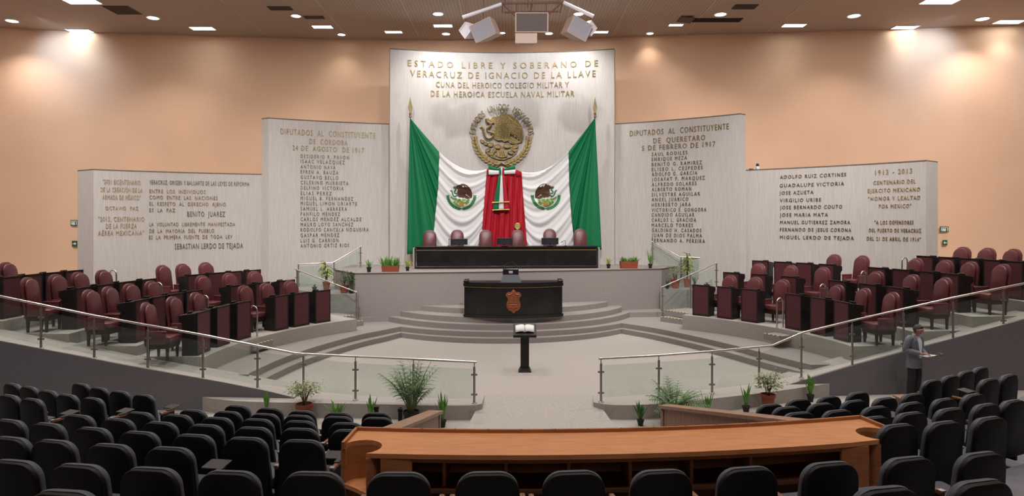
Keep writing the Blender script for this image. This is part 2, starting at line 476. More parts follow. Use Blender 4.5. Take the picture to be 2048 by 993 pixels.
# ------------------------------------------------------------------ walls and ceiling
wp = [(-230, 27.2), (0, 28.07), (171, 28.66), (342, 29.1), (700, 29.83), (1024, 29.95), (1340, 29.2), (1686, 28.5), (2048, 27.65), (2270, 27.1)]
wpts = [v.to_2d() for v in catmull([(X(px, d), d, 0) for px, d in wp], 5)]
bm = new_bm(); prism(bm, wpts + [Vector((p.x, p.y + .3)) for p in wpts[::-1]], -.6, CEIL + .2)
struct('wall_back', bm, PEACH)
xl, xr = wpts[0].x, wpts[-1].x
bm = new_bm(); box(bm, (xl - .1, 10.6, 5.8), (.3, 33.4, 13.2)); struct('wall_left', bm, PEACH)
bm = new_bm(); box(bm, (xr + .1, 10.6, 5.8), (.3, 33.4, 13.2)); struct('wall_right', bm, PEACH)
bm = new_bm(); box(bm, (0, -6, 5.8), (xr - xl + .6, .3, 13.2)); struct('wall_rear', bm, PEACH)
bm = new_bm(); box(bm, (0, 12.2, CEIL + .1), (xr - xl + .6, 37, .2)); struct('ceiling', bm, CEILM)
bm = new_bm()
for x in (-7.4, -4.2, -2.0, 0.1, 2.3, 4.5, 7.7, -11, 11.2): box(bm, (x, 20.2, CEIL - .006), (.03, 18, .012))
struct('trim_2', bm, mat('ceiling_seam', (0.62, 0.53, 0.46), .6))

def panel(name, arc, z0, z1, thick=.38, chamfer=None, n=28):
    """concrete slab following a plan arc; chamfer=(side, point) adds the splayed end face"""
    fr = []
    for i in range(n + 1):
        a0 = math.atan2(arc.a.y - arc.c.y, arc.a.x - arc.c.x); a1 = math.atan2(arc.b.y - arc.c.y, arc.b.x - arc.c.x)
        t = lerp(a0, a1, i / n)
        fr.append(arc.c + Vector((math.cos(t), math.sin(t))) * arc.R)
    bk = [p - arc.nrm(p) * thick for p in fr]
    poly = list(fr)
    ends = bk[::-1]
    if chamfer:
        s, pt = chamfer; pt = Vector(pt)
        if s < 0: poly = [pt] + poly; ends = ends[:-1] + [pt + Vector((.15, .35))]
        else: poly = poly + [pt]; ends = [pt + Vector((-.15, .35))] + ends[1:]
    bm = new_bm(); prism(bm, poly + ends, z0, z1)
    o = struct(name, bm, CONC)
    bm = new_bm()
    pc = poly + ends; cen = Vector((sum(p.x for p in pc) / len(pc), sum(p.y for p in pc) / len(pc)))
    prism(bm, [p + (arc.nrm(p) * .012) for p in poly] + [p for p in ends], z1 - .004, z1 + .035)
    obj('top_shade', bm, mat('concrete_top_shade', (0.16, 0.135, 0.12), .8, noise=(5, .2)), o)  # thin cap in a dark colour, painting in the shade on the slab's top
    return o
A_C = Arc((X(780, 26.9), 26.9), (X(1228.5, 26.95), 26.95), 17.6)
A_L = Arc((X(537, 25.75), 25.75), (X(786, 27.35), 27.35), 17.6)
A_R = Arc((X(1224, 27.35), 27.35), (X(1480, 24.75), 24.75), 17.6)
A_LL = Arc((X(187, 23.8), 23.8), (X(527, 26.25), 26.25), 17.6)
A_RR = Arc((X(1489, 25.15), 25.15), (X(1852, 21.2), 21.2), 17.6)
ZC = ZP(106.4, A_C.px(1004).y); ZI = 7.92; ZLL = 5.72; ZRR = 5.80
PAN_C = panel('wall_center', A_C, .3, ZC)
PAN_L = panel('wall_left_inner', A_L, .3, ZI, chamfer=(-1, (X(523.5, 25.95), 25.95)))
PAN_R = panel('wall_right_inner', A_R, .3, ZI, chamfer=(1, (X(1491.5, 24.95), 24.95)))
PAN_LL = panel('wall_left_outer', A_LL, .3, ZLL, chamfer=(-1, (X(155, 24.35), 24.35)))
PAN_RR = panel('wall_right_outer', A_RR, .3, ZRR, chamfer=(1, (X(1876, 21.75), 21.75)))

# ------------------------------------------------------------------ lettering fixed to the concrete
def text_mesh(body, spacing, ext):
    cu = bpy.data.curves.new('lettering', 'FONT'); cu.body = body; cu.size = 1.0; cu.extrude = ext; cu.resolution_u = 2
    cu.space_character = spacing
    o = bpy.data.objects.new('lettering', cu); COL.objects.link(o)
    dg = bpy.context.evaluated_depsgraph_get(); dg.update()
    me = bpy.data.meshes.new_from_object(o.evaluated_get(dg))
    bpy.data.objects.remove(o); bpy.data.curves.remove(cu)
    return me

def line(parent, arc, body, l, r, y, h, m, slope_mid=None, spacing=1.25, name='inscription'):
    """one line of letters: pixel columns l..r, centre row y and cap height h measured on the photograph"""
    me = text_mesh(body, spacing, .5)
    xs = [v.co.x for v in me.vertices]; x0, x1 = min(xs), max(xs)
    caph = 0.729
    dmid = arc.px((l + r) / 2).y
    zc = ZP(y, dmid); hz = h * dmid / F
    for v in me.vertices:
        px = lerp(l, r, (v.co.x - x0) / (x1 - x0))
        p = arc.px(px); n = arc.nrm(p)
        off = 0.022 if v.co.z > 0 else 0.0
        q = p + n * (0.004 + off)
        v.co = (q.x, q.y, zc + (v.co.y / caph - .5) * hz)
    me.materials.append(m)
    o = bpy.data.objects.new(name, me); COL.objects.link(o); o.parent = parent
    return o

for body, l, r, y, h, sp in [
    ("ESTADO LIBRE Y SOBERANO DE", 815.8, 1195.8, 131, 12.6, 1.6), ("VERACRUZ DE IGNACIO DE LA LLAVE", 820.6, 1191, 151, 13, 1.4),
    ("CUNA DEL HEROICO COLEGIO MILITAR Y", 872, 1137.7, 170.8, 11.5, 1.2), ("DE LA HEROICA ESCUELA NAVAL MILITAR", 861.7, 1148.6, 189, 11.5, 1.2)]:
    line(PAN_C, A_C, body, l, r, y, h, BRASS, spacing=sp)
for body, l, r, y, h in [("DIPUTADOS  AL  CONSTITUYENTE", 560.9, 751, 267.4, 12.2), ("DE  CORDOBA", 619, 695, 284.3, 11), ("24 DE  AGOSTO  DE 1917", 585, 728, 298.5, 10.5)]:
    line(PAN_L, A_L, body, l, r, y, h, BRASS)
X2 = lambda c: 520 + c / 3.546
for i, (body, r, y) in enumerate([("DESIDERIO R. PAVON", 632, 298), ("ISAAC VELAZQUEZ", 600, 333), ("ANTONIO NAVA", 535, 370), ("EFREN A. BAUZA", 555, 407), ("GUSTAVO BELLO", 555, 444), ("CELERINO MURRIETA", 627, 482), ("DELFINO VICTORIA", 592, 519), ("ELIAS PEREZ", 508, 556), ("MIGUEL B. FERNANDEZ", 660, 593), ("MIGUEL LIMON URIARTE", 688, 629), ("SAMUEL L. HERRERA", 617, 666), ("PANFILO MENDEZ", 567, 703), ("CARLOS MENDEZ ALCALDE", 718, 740), ("MAURO LOYO SANCHEZ", 660, 777), ("RODOLFO CANCELA NOGUEIRA", 770, 814), ("GASPAR MENDEZ", 562, 853), ("LUIS G. CARRION", 557, 890), ("ANTONIO ORTIZ RIOS", 632, 926)]):
    line(PAN_L, A_L, body, X2(288), X2(r), 230 + y / 3.546, 7.6, BRASSD, spacing=1.5)
for body, l, r, y, h in [("DIPUTADOS  AL  CONSTITUYENTE", 1260, 1458, 260.5, 12), ("DE  QUERETARO", 1306.7, 1410.7, 278.4, 11), ("5 DE FEBRERO DE 1917", 1284, 1431, 292.4, 10.5)]:
    line(PAN_R, A_R, body, l, r, y, h, BRASS)
X5 = lambda c: 1220 + c / 3.424
for body, r, y in [("SAUL RODILES", 530, 298), ("ENRIQUE MEZA", 527, 333), ("BENITO G. RAMIREZ", 630, 367), ("ELISEO L. CESPEDES", 635, 401), ("ADOLFO G. GARCIA", 598, 436), ("JOSAFAT F. MARQUEZ", 650, 470), ("ALFREDO SOLARES", 593, 507), ("ALBERTO ROMAN", 557, 542), ("SILVESTRE AGUILAR", 617, 577), ("ANGEL JUARICO", 537, 612), ("HERIBERTO JARA", 553, 648), ("VICTORICO E. GONGORA", 660, 684), ("CANDIDO AGUILAR", 578, 718), ("CARLOS L. GRACIDA", 590, 753), ("MARCELO TORRES", 568, 789), ("GALDINO H. CASADOS", 626, 824), ("JUAN DE DIOS PALMA", 630, 859), ("FERNANDO A. PEREIRA", 650, 895)]:
    line(PAN_R, A_R, body, X5(287), X5(r), 220 + y / 3.424, 7.6, BRASSD, spacing=1.5)
X1 = lambda c: 140 + c / 4.965
Y1 = lambda c: 330 + c / 4.965
for body, l, r, y, h, m in [
    ("\"2021 BICENTENARIO", 325, 700, 170, 9.8, BRASS2), ("DE LA CREACIÓN DE LA", 305, 718, 247, 9.8, BRASS2), ("ARMADA DE MÉXICO\"", 322, 700, 322, 9.8, BRASS2), ("OCTAVIO  PAZ", 350, 678, 430, 7.5, BRASS2),
    ("\"2015, CENTENARIO", 280, 738, 537, 9.8, BRASS2), ("DE LA FUERZA", 357, 663, 606, 9.8, BRASS2), ("AÉREA MEXICANA\"", 278, 735, 675, 9.8, BRASS2),
    ("VERACRUZ, ORIGEN Y BALUARTE DE LAS LEYES DE REFORMA", 790, 1780, 182, 8.8, BRASSD), ("ENTRE  LOS  INDIVIDUOS", 788, 1345, 265, 7.8, BRASS), ("COMO  ENTRE  LAS  NACIONES", 788, 1465, 326, 7.8, BRASS),
    ("EL  RESPETO  AL  DERECHO  AJENO", 788, 1548, 389, 7.8, BRASS), ("ES  LA  PAZ.", 788, 1055, 450, 7.8, BRASS), ("BENITO  JUAREZ", 1165, 1540, 488, 10.8, BRASSD),
    ("LA  VOLUNTAD  LIBREMENTE  MANIFESTADA", 788, 1640, 590, 7.8, BRASS), ("DE  LA  MAYORIA  DEL  PUEBLO", 788, 1432, 655, 7.8, BRASS), ("ES  LA  PRIMERA  FUENTE  DE  TODA  LEY", 785, 1612, 716, 7.8, BRASS), ("SEBASTIAN LERDO DE TEJADA", 1040, 1718, 805, 11.2, BRASSD)]:
    line(PAN_LL, A_LL, body, X1(l), X1(r), Y1(y), h, m, spacing=1.2)
X6 = lambda c: 1480 + c / 4.729
Y6 = lambda c: 310 + c / 4.729
for body, l, r, y, h, m in [
    ("ADOLFO RUIZ CORTINES", 380, 1005, 198, 7.4, BRASSD), ("GUADALUPE VICTORIA", 378, 985, 281, 7.4, BRASSD), ("JOSE AZUETA", 375, 695, 356, 7.4, BRASSD), ("VIRGILIO URIBE", 380, 767, 427, 7.4, BRASSD), ("JOSE BERNARDO COUTO", 380, 968, 493, 7.4, BRASSD), ("JOSE MARIA MATA", 378, 832, 566, 7.4, BRASSD), ("MANUEL GUTIERREZ ZAMORA", 382, 1043, 637, 7.4, BRASSD), ("FERNANDO DE JESUS CORONA", 380, 1053, 708, 7.4, BRASSD), ("MIGUEL LERDO DE TEJADA", 380, 1078, 782, 7.4, BRASSD),
    ("1913 - 2013", 1282, 1630, 157, 10.5, BRASS2), ("CENTENARIO DEL", 1265, 1662, 255, 8.2, BRASS2), ("EJERCITO MEXICANO", 1212, 1705, 332, 8.2, BRASS2), ("\"HONOR Y LEALTAD", 1215, 1707, 408, 8.2, BRASS2), ("POR MEXICO\"", 1318, 1622, 483, 8.2, BRASS2), ("\"A LOS DEFENSORES", 1275, 1642, 638, 7.8, BRASS), ("DEL PUERTO DE VERACRUZ", 1222, 1715, 714, 7.8, BRASS), ("DEL 21 DE ABRIL DE 1914\"", 1203, 1710, 795, 7.8, BRASS)]:
    line(PAN_RR, A_RR, body, X6(l), X6(r), Y6(y), h, m, spacing=1.35)

# ------------------------------------------------------------------ ceiling lights
def spot(name, loc, power, col, angle, blend=.6, target=None, size=.15, parent=None):
    l = bpy.data.lights.new(name, 'SPOT'); l.energy = power; l.color = col; l.spot_size = math.radians(angle); l.spot_blend = blend; l.shadow_soft_size = size
    o = bpy.data.objects.new(name, l); COL.objects.link(o)
    if parent is not None: o.parent = parent; o.location = (0, 0, -.06)
    else: o.location = loc
    if target is not None:
        o.rotation_euler = (Vector(target) - Vector(loc)).to_track_quat('-Z', 'Y').to_euler()
    return o
def downlight_proto():
    t = thing('downlight', '', 'ceiling light')
    bm = new_bm(); lathe(bm, [(.24, -.03), (.30, -.03), (.30, .0), (.24, .0)], seg=20, closed=True); obj('rim', bm, WHITEM, t)
    bm = new_bm(); lathe(bm, [(.02, -.028), (.245, -.024), (.245, -.004), (.02, -.004)], seg=20); obj('lamp', bm, LEDR, t)
    return t
def panel_proto():
    t = thing('light_panel', '', 'ceiling light')
    bm = new_bm()
    for sx in (-1, 1): box(bm, (sx * .5, 0, -.015), (.04, .46, .03)); box(bm, (0, sx * .22, -.015), (1.04, .03, .03))
    obj('frame', bm, WHITEM, t)
    bm = new_bm(); box(bm, (0, 0, -.012), (.96, .41, .02)); obj('diffuser', bm, LEDW, t)
    return t
dl0, lp0 = downlight_proto(), panel_proto()
def ceil_d(py): return (CEIL - H) * F / (YH - py)
DLS = [(24, 41, .9), (306, 35, .9), (592, 31, .75), (683, 71, .65), (876, 27, .8), (892, 67, .7), (1005, 65, .5), (1098, 66, .65), (1157, 27, .75), (1300, 66, .6), (1441, 28, .9), (1708, 31, .95), (1965, 37, .95)]
for i, (px, py, s) in enumerate(DLS):
    d = min(ceil_d(py), 29.0)
    lab = f'round recessed downlight, {ORD[i]} from the left along the ceiling'
    o = dl0 if i == 0 else dup(dl0, (0, 0, 0), 0, lab)
    o['label'] = lab; o.location = (X(px, d), d, CEIL); o.scale = (s, s, 1); o['group'] = 'round downlights in the ceiling'
LPS = [(160, 61, 1.0), (245 - 81, 2, 1.25), (405, 56, 1.0), (645, 53, .85), (787, 68, .75), (886, 51, .8), (1200, 65, .72), (1352, 49, .6), (1588, 50, .95), (1810, 54, 1.0), (1880, 2, 1.3), (2018, 43, 1.1)]
for i, (px, py, s) in enumerate(LPS):
    d = min(ceil_d(py), 28.6)
    lab = f'bright square light panel, {ORD[i]} from the left along the ceiling'
    o = lp0 if i == 0 else dup(lp0, (0, 0, 0), 0, lab)
    o['label'] = lab; o.location = (X(px, d), d, CEIL); o.scale = (s, s, 1); o['group'] = 'square light panels in the ceiling'
# the beams of the downlights
for (px, py, s) in DLS:
    d = min(ceil_d(py), 29.0)
    spot('downlight_beam', (X(px, d), d, CEIL - .08), DOWN_W * (.18 if d > 28.2 else 1), WARM, 112, .9)
for (px, py, s) in LPS:
    d = min(ceil_d(py), 28.6)
    spot('panel_beam', (X(px, d), d, CEIL - .08), PANEL_W * (.3 if d > 27.6 else 1), WHITE, 120, 1.0, size=.4)
# the bluish wall washers at both ends of the back wall
for (px, d) in ((140, 26.5), (1838, 26.1), (2085, 25.4)):
    x = X(px, 28.6)
    spot('wall_washer', (x, d, CEIL - .08), 300, (.50, .72, 1.0), 95, 1.0, target=(x, d + 2.1, CEIL - 1.5), size=.1)
# spots on the central slab, the coat of arms and the drape
for (px, tx) in ((905, 900), (1098, 1100)):
    spot('slab_spot', (X(px, 24.6), 24.6, CEIL - .08), 420, (.96, .98, 1.0), 100, .8, target=(X(tx, 27.3), 27.3, 9.6), size=.08)
# unseen spots, added to brighten the slabs and the wall beside them
for x, tx, tz in ((-15, -21, 5.4), (-9, -13, 5.2), (-4, -6, 5), (1, 0, 4.6), (6, 7, 5), (11, 14, 5.2), (16, 21, 5.4)):
    spot('slab_fill_spot', (x, 10.5, CEIL - .1), SLAB_FILL_W, WHITE, 60, 1.0, target=(tx, 26 - abs(tx) * .1, tz), size=.25)
# the rest of the grid of downlights, nearer than the frame shows
for d in (2, 7, 11.5, 16, 20.5):
    for x in (-15, -9, -3, 3, 9, 15):
        spot('downlight_beam', (x, d, CEIL - .08), GRID_W * (.62 if d < 14 else 1), WARM, 108, .8)
# ceiling air vents
def vent(px, py, w_, d_, lab, kind='vent'):
    d = ceil_d(py); t = thing('ceiling_vent', lab, 'vent', (X(px, d), d, CEIL))
    bm = new_bm(); box(bm, (0, 0, -.012), (w_, d_, .02)); obj('backing', bm, DARKV, t)
    bm = new_bm()
    for k in range(7): box(bm, (0, -d_ / 2 + d_ * (k + .5) / 7, -.03), (w_ * .96, .03, .02), rx=.5)
    obj('louvre', bm, mat('vent_louvre', (0.16, .12, .10), .6), t)
vent(245, 20, 1.0, 1.0, 'dark ceiling vent near the left end, beside a square light panel')
vent(560, 16, .9, .4, 'dark narrow ceiling vent left of the speakers, nearest the audience')
vent(628, 34, .8, .3, 'thin dark ceiling vent just right of a round downlight')
vent(1490, 13, .9, .5, 'dark ceiling vent right of the speakers, nearest the audience')
d = ceil_d(40)
t = thing('ceiling_hatch', 'open dark access hatch in the ceiling right of the speakers', 'hatch', (X(1427, d), d, CEIL))
bm = new_bm(); box(bm, (0, 0, -.01), (2.3, .5, .018)); obj('opening', bm, mat('hatch_dark', (.006, .005, .005), .9), t)
bm = new_bm(); box(bm, (-1.2, -.2, -.06), (.55, .7, .03), ry=.12); obj('flap', bm, DARKV, t)

# ------------------------------------------------------------------ coat of arms
def ell(cx, cy, rx, ry, rot=0, n=14):
    c, s = math.cos(rot), math.sin(rot)
    return [(cx + rx * math.cos(2 * PI * k / n) * c - ry * math.sin(2 * PI * k / n) * s, cy + rx * math.cos(2 * PI * k / n) * s + ry * math.sin(2 * PI * k / n) * c) for k in range(n)]
def uv(c): return [((x - 525) / 430.0, (510 - y) / 430.0) for x, y in c]
WING = uv([(500, 205), (540, 184), (610, 186), (690, 225), (760, 290), (812, 370), (832, 450), (832, 530), (818, 598), (800, 570), (786, 600), (770, 545), (748, 560), (735, 510), (712, 525), (690, 480), (668, 490), (640, 440), (600, 470), (560, 400), (520, 300)])
LWING = uv([(362, 275), (392, 240), (425, 222), (430, 240), (465, 205), (478, 225), (520, 190), (560, 260), (540, 330), (470, 340), (410, 330)])
BODY = uv([(425, 330), (470, 300), (560, 290), (625, 330), (650, 430), (640, 520), (612, 570), (560, 585), (530, 560), (480, 568), (430, 545), (405, 480), (408, 400)])
TAIL = uv([(600, 540), (640, 505), (700, 530), (790, 588), (745, 608), (690, 612), (640, 600)])
HEAD = uv([(440, 330), (400, 318), (372, 330), (350, 350), (345, 325), (300, 300), (286, 285), (310, 262), (345, 246), (352, 270), (372, 268), (410, 262), (450, 290)])
SNAKE = uv([(215, 385), (240, 378), (262, 400), (268, 440), (290, 500), (330, 540), (380, 528), (412, 495), (405, 462), (360, 452), (325, 440), (325, 400), (355, 370), (372, 345), (350, 318), (318, 300), (305, 262)])
CACT = [(250, 575, 36, 24, .5), (300, 610, 30, 22, .3), (368, 622, 46, 34, 0), (470, 648, 52, 36, 0), (600, 640, 58, 34, .1), (715, 650, 50, 28, -.2), (330, 700, 46, 24, -.5), (420, 705, 30, 24, 0), (380, 748, 52, 24, -.3), (655, 735, 46, 24, .3), (420, 780, 34, 18, 0), (700, 700, 46, 22, .4), (535, 690, 36, 26, 0)]
def shape(bm, poly, s, mx, y0, y1): plate(bm, [(x * s * mx, z * s) for x, z in (poly if mx > 0 else poly[::-1])], y0, y1)
def relief_tube(bm, pts, s, mx, y, r): tube(bm, [(x * s * mx, y, z * s) for x, z in pts], r, 6)
def emblem(parent, s, mx, M, th, letters=True, full=True):
    """eagle on a cactus in local XZ, facing -Y; parts of the thing it belongs to"""
    out = []
    bm = new_bm()
    shape(bm, LWING, s, mx, -th * .55, 0); shape(bm, WING, s, mx, -th * .75, 0)
    W = uv([(540, 200), (600, 215), (660, 260), (720, 330), (770, 410), (800, 500), (812, 580)])
    for k in range(9):
        a = W[min(6, k * 6 // 8)]; t = k / 8
        p0 = ((lerp(560, 640, t) - 525) / 430, (510 - lerp(230, 420, t)) / 430)
        e = uv([(lerp(600, 640, t), lerp(230, 430, t)), (lerp(690, 720, t), lerp(300, 480, t)), (lerp(800, 770, t), lerp(400, 530, t)), (lerp(828, 800, t), lerp(560, 585, t))])
        relief_tube(bm, e, s, mx, -th * .78, .016 * s)
    for k in range(5): relief_tube(bm, uv([(lerp(385, 500, k / 4), lerp(250, 205, k / 4)), (lerp(430, 530, k / 4), 290), (lerp(440, 540, k / 4), 325)]), s, mx, -th * .58, .012 * s)
    out.append(obj('wing', bm, M['wing'], parent))
    bm = new_bm(); shape(bm, BODY, s, mx, -th, 0); shape(bm, HEAD, s, mx, -th * 1.05, 0)
    rr = random.Random(3)
    for row in range(9):
        for q in range(8):
            cx, cy = 432 + q * 26 + (13 if row % 2 else 0), 330 + row * 25
            if not (425 + abs(cy - 430) * .12 < cx < 628 - max(0, 360 - cy) * .5): continue
            relief_tube(bm, uv([(cx - 12, cy - 8), (cx, cy + 10), (cx + 12, cy - 8)]), s, mx, -th * 1.0, .012 * s)
    out.append(obj('body', bm, M['body'], parent))
    bm = new_bm(); shape(bm, TAIL, s, mx, -th * .8, 0)
    for k in range(4): relief_tube(bm, uv([(630, 530 + k * 16), (700, 550 + k * 15), (770 - k * 20, 585 + k * 6)]), s, mx, -th * .82, .011 * s)
    out.append(obj('tail', bm, M['body'], parent))
    bm = new_bm(); relief_tube(bm, [v.to_2d() for v in catmull([(*p, 0) for p in SNAKE], 4)], s, mx, -th * 1.0, .046 * s); out.append(obj('serpent', bm, M['snake'], parent))
    bm = new_bm()
    for cx, cy, rx, ry, ro in CACT:
        shape(bm, [((x - 525) / 430, (510 - y) / 430) for x, y in ell(cx, cy, rx, ry, ro)], s, mx, -th * .75, 0)
        e = [((x - 525) / 430, (510 - y) / 430) for x, y in ell(cx, cy, rx * .8, ry * .75, ro)]
        relief_tube(bm, e + e[:1], s, mx, -th * .76, .012 * s)
    out.append(obj('cactus', bm, M['cactus'], parent))
    bm = new_bm()
    shape(bm, uv([(455, 702), (612, 702), (604, 786), (560, 806), (510, 806), (466, 790)]), s, mx, -th * .85, 0)
    for k in range(3): relief_tube(bm, uv([(490 + k * 28, 715), (508 + k * 28, 780)]), s, mx, -th * .87, .014 * s)
    shape(bm, uv([(290, 690), (360, 760), (450, 800), (525, 820), (600, 812), (690, 765), (760, 680), (730, 740), (660, 800), (560, 836), (480, 834), (390, 805), (320, 750)]), s, mx, -th * .6, 0)
    out.append(obj('pedestal', bm, M['stone'], parent))
    bm = new_bm()
    for side in (0, 1):
        n = 11
        for k in range(n):
            a = math.radians(lerp(183, 262, k / (n - 1))) if side == 0 else math.radians(lerp(-3, -80, k / (n - 1)))
            r_ = .90
            for q in (-1, 1):
                ca, sa = (r_ + q * .055) * math.cos(a), (r_ + q * .055) * math.sin(a)
                shape(bm, ell(ca, sa, .085, .038, a + (PI / 2 if side == 0 else -PI / 2) + q * .5 * (1 if side == 0 else -1), 8), s, mx, -th * .6, 0)
        arc_ = [(.90 * math.cos(math.radians(t)), .90 * math.sin(math.radians(t))) for t in (range(180, 272, 8) if side == 0 else range(0, -92, -8))]
        relief_tube(bm, arc_, s, mx, -th * .5, .022 * s)
    for q in (-1, 1): relief_tube(bm, [(0, -.86), (q * .10, -.93), (q * .24, -.90)], s, mx, -th * .7, .03 * s)
    out.append(obj('wreath', bm, M['wreath'], parent))
    if letters:
        body = 'ESTADOS UNIDOS MEXICANOS'; n = len(body)
        bm = new_bm()
        for k, ch in enumerate(body):
            if ch == ' ': continue
            a = math.radians(lerp(172, 6, k / (n - 1)))
            me = text_mesh(ch, 1, .5)
            xs = [v.co.x for v in me.vertices]; mxx = (min(xs) + max(xs)) / 2
            for v in me.vertices:
                lx, lz = (v.co.x - mxx) * .185, (v.co.y - .06) * .205 / .729
                t = a - PI / 2
                v.co = (s * (.90 * math.cos(a) + lx * math.cos(t) - lz * math.sin(t)), -th * .8 if v.co.z > 0 else -th * .25, s * (.90 * math.sin(a) + lx * math.sin(t) + lz * math.cos(t)))
            bm.from_mesh(me); bpy.data.meshes.remove(me)
        out.append(obj('motto', bm, M['letters'], parent))
    return out
pc = A_C.px(1003.5)
coat = thing('coat_of_arms', 'round bronze eagle and serpent relief with lettered ring on the central slab', 'emblem', (pc.x, pc.y - .05, ZP(274.5, pc.y)))
MB_ = dict(wing=BRONZE, body=BRONZE, snake=BRONZE, cactus=BRONZE, stone=BRONZE, wreath=BRONZE, letters=BRONZE)
emblem(coat, 60.5 / F * pc.y, 1, MB_, .16)

# ------------------------------------------------------------------ flag drape
DD = 26.45
def dP(px, py, off=0.0): d = DD - off; return Vector((X(px, DD), d, ZP(py, DD)))
def fan(pole, ends, n, amp, seed):
    """cloth gathered at the pole and fanning out"""
    bm = new_bm()
    def f(u, v):
        e = pathpt(ends, u); p = Vector(pole).lerp(e, v)
        w_ = math.sin(2 * PI * (n * u + .15 * math.sin(7 * u + seed))) * amp * (v ** .8) * (.6 + .4 * math.sin(11 * u + seed))
        return dP(p.x, p.y, w_ + .05)
    grid(bm, 84, 26, f)
    return bm
def swag(L, R, sag0, sag1, n, amp, seed, skew=0.0):
    bm = new_bm()
    def f(u, v):
        a, b = pathpt(L, v), pathpt(R, v); p = a.lerp(b, u)
        s = lerp(sag0, sag1, v) * 4 * u * (1 - u)
        ph = n * (v ** .85) + .12 * math.sin(5 * u + seed) + skew * u
        w_ = (math.sin(2 * PI * ph) + .45 * math.sin(4.6 * PI * ph + 1.3 + 3 * u)) * amp * (.55 + .45 * math.sin(PI * u))
        return dP(p.x, p.y + s, w_ + .06)
    grid(bm, 40, 90, f)
    return bm
def hang(L, R, n, amp):
    bm = new_bm()
    def f(u, v):
        a, b = pathpt(L, v), pathpt(R, v); p = a.lerp(b, u)
        g = abs(u - .42)
        w_ = math.sin(2 * PI * n * (u - .42) * (1.25 - .25 * v) + .6) * amp * (.35 + .65 * v ** .6) + .35 * amp * math.sin(2 * PI * (2.7 * n * u + 1.1 * v))
        return dP(p.x, p.y, w_ + .06)
    grid(bm, 70, 40, f)
    return bm
drape = thing('flag_drape', 'huge green, white and red flag cloth draped across the central slab', 'drape', (X(1004, DD), DD, ZP(505, DD)))
obj('green_cloth', fan((820, 236), [(815, 509), (840, 506), (866, 500), (871, 430), (877, 370), (879, 305)], 6.5, .085, 1), FGREEN, drape, True, False)
wl = obj('white_cloth', swag([(879, 304), (877, 370), (871, 430), (865, 502)], [(974, 339), (970, 390), (966, 440), (962, 502)], 16, 46, 6.2, .055, 2), FWHITE, drape, True, False)
obj('red_cloth', hang([(974, 338), (970, 390), (966, 440), (962, 502)], [(1043, 344), (1046, 390), (1050, 440), (1055, 502)], 4.2, .07), FRED, drape, True, False)
wr = obj('white_cloth', swag([(1043, 344), (1046, 390), (1050, 440), (1055, 502)], [(1137, 303), (1138, 370), (1142, 430), (1150, 502)], 16, 46, 6.0, .055, 4, .2), FWHITE, drape, True, False)
obj('green_cloth', fan((1190, 236), [(1203, 500), (1176, 501), (1150, 500), (1143, 430), (1139, 370), (1137, 304)], 6.5, .085, 5), FGREEN, drape, True, False)
for cl in drape.children:
    md = cl.modifiers.new('thickness', 'SOLIDIFY'); md.thickness = .008
BRN = mat('eagle_brown', (0.085, 0.036, 0.018), .7, noise=(30, .4))
ME_ = dict(wing=BRN, body=BRN, snake=mat('serpent_green', (.05, .16, .10), .7), cactus=mat('cactus_green', (.16, .36, .05), .7, noise=(18, .5)), stone=mat('stone_ochre', (.42, .26, .06), .7, noise=(24, .5)), wreath=mat('wreath_green', (.03, .20, .06), .7, noise=(20, .5)), letters=GOLD)
def on_cloth(cloth, cx, cy, s_px, mx):
    bmc = new_bm(); bmc.from_mesh(cloth.data); tree = BVHTree.FromBMesh(bmc)
    c = dP(cx, cy); ex = thing('flag_emblem', '', ''); ex.location = c
    parts = emblem(ex, s_px / F * DD, mx, ME_, .05, letters=False)
    for o in parts:
        me = o.data
        for v in me.vertices:
            wpt = Vector((v.co.x + c.x, 0, v.co.z + c.z)) - drape.location
            hit = tree.ray_cast(Vector((wpt.x, -6, wpt.z)), Vector((0, 1, 0)))
            y = hit[0].y if hit[0] is not None else 0
            v.co = (wpt.x, y + v.co.y * .55 - .016, wpt.z)
        o.parent = cloth; o.location = (0, 0, 0)
        o.name = 'printed_' + o.name.split('.')[0]
    bpy.data.objects.remove(ex); bmc.free()
on_cloth(wl, 923.0, 391, 30, 1)
on_cloth(wr, 1091.5, 391, 30, -1)
# bow with tails over the red cloth
bow = thing('ribbon_bow', 'tricolour ribbon bow with long tails pinned over the red cloth', 'bow', (X(1003, DD - .2), DD - .2, ZP(420, DD - .2)))
def rib(name, rows_a, rows_b, m, off=.3):
    bm = new_bm(); N = 12
    def f(u, v):
        a, b = pathpt(rows_a, u), pathpt(rows_b, u); p = a.lerp(b, v)
        return W3(p.x, p.y, DD + .1 - off - .035 * math.sin(PI * v) - .03 * math.sin(5 * u))
    grid(bm, N, 6, f)
    o = obj(name, bm, m, bow, True, False)
    md = o.modifiers.new('thickness', 'SOLIDIFY'); md.thickness = .012
    return o
rib('bow_loop', [(977, 329.5), (990, 335), (1000, 338)], [(977, 339.5), (990, 341), (1000, 341)], FGREEN)
rib('bow_loop', [(977, 339.5), (990, 341), (1000, 341)], [(977, 350), (990, 350), (1000, 349)], FWHITE, .31)
rib('bow_loop', [(1030, 329), (1017, 335), (1008, 338)], [(1031, 339), (1017, 340.5), (1008, 341)], FGREEN)
rib('bow_loop', [(1031, 339), (1017, 340.5), (1008, 341)], [(1031, 348), (1017, 348.5), (1008, 349)], FWHITE, .31)
rib('bow_loop', [(974, 338), (976, 345)], [(975, 351), (977, 351)], FRED, .3)
rib('bow_loop', [(1032, 339), (1041, 343)], [(1032, 352), (1040, 352)], FRED, .3)
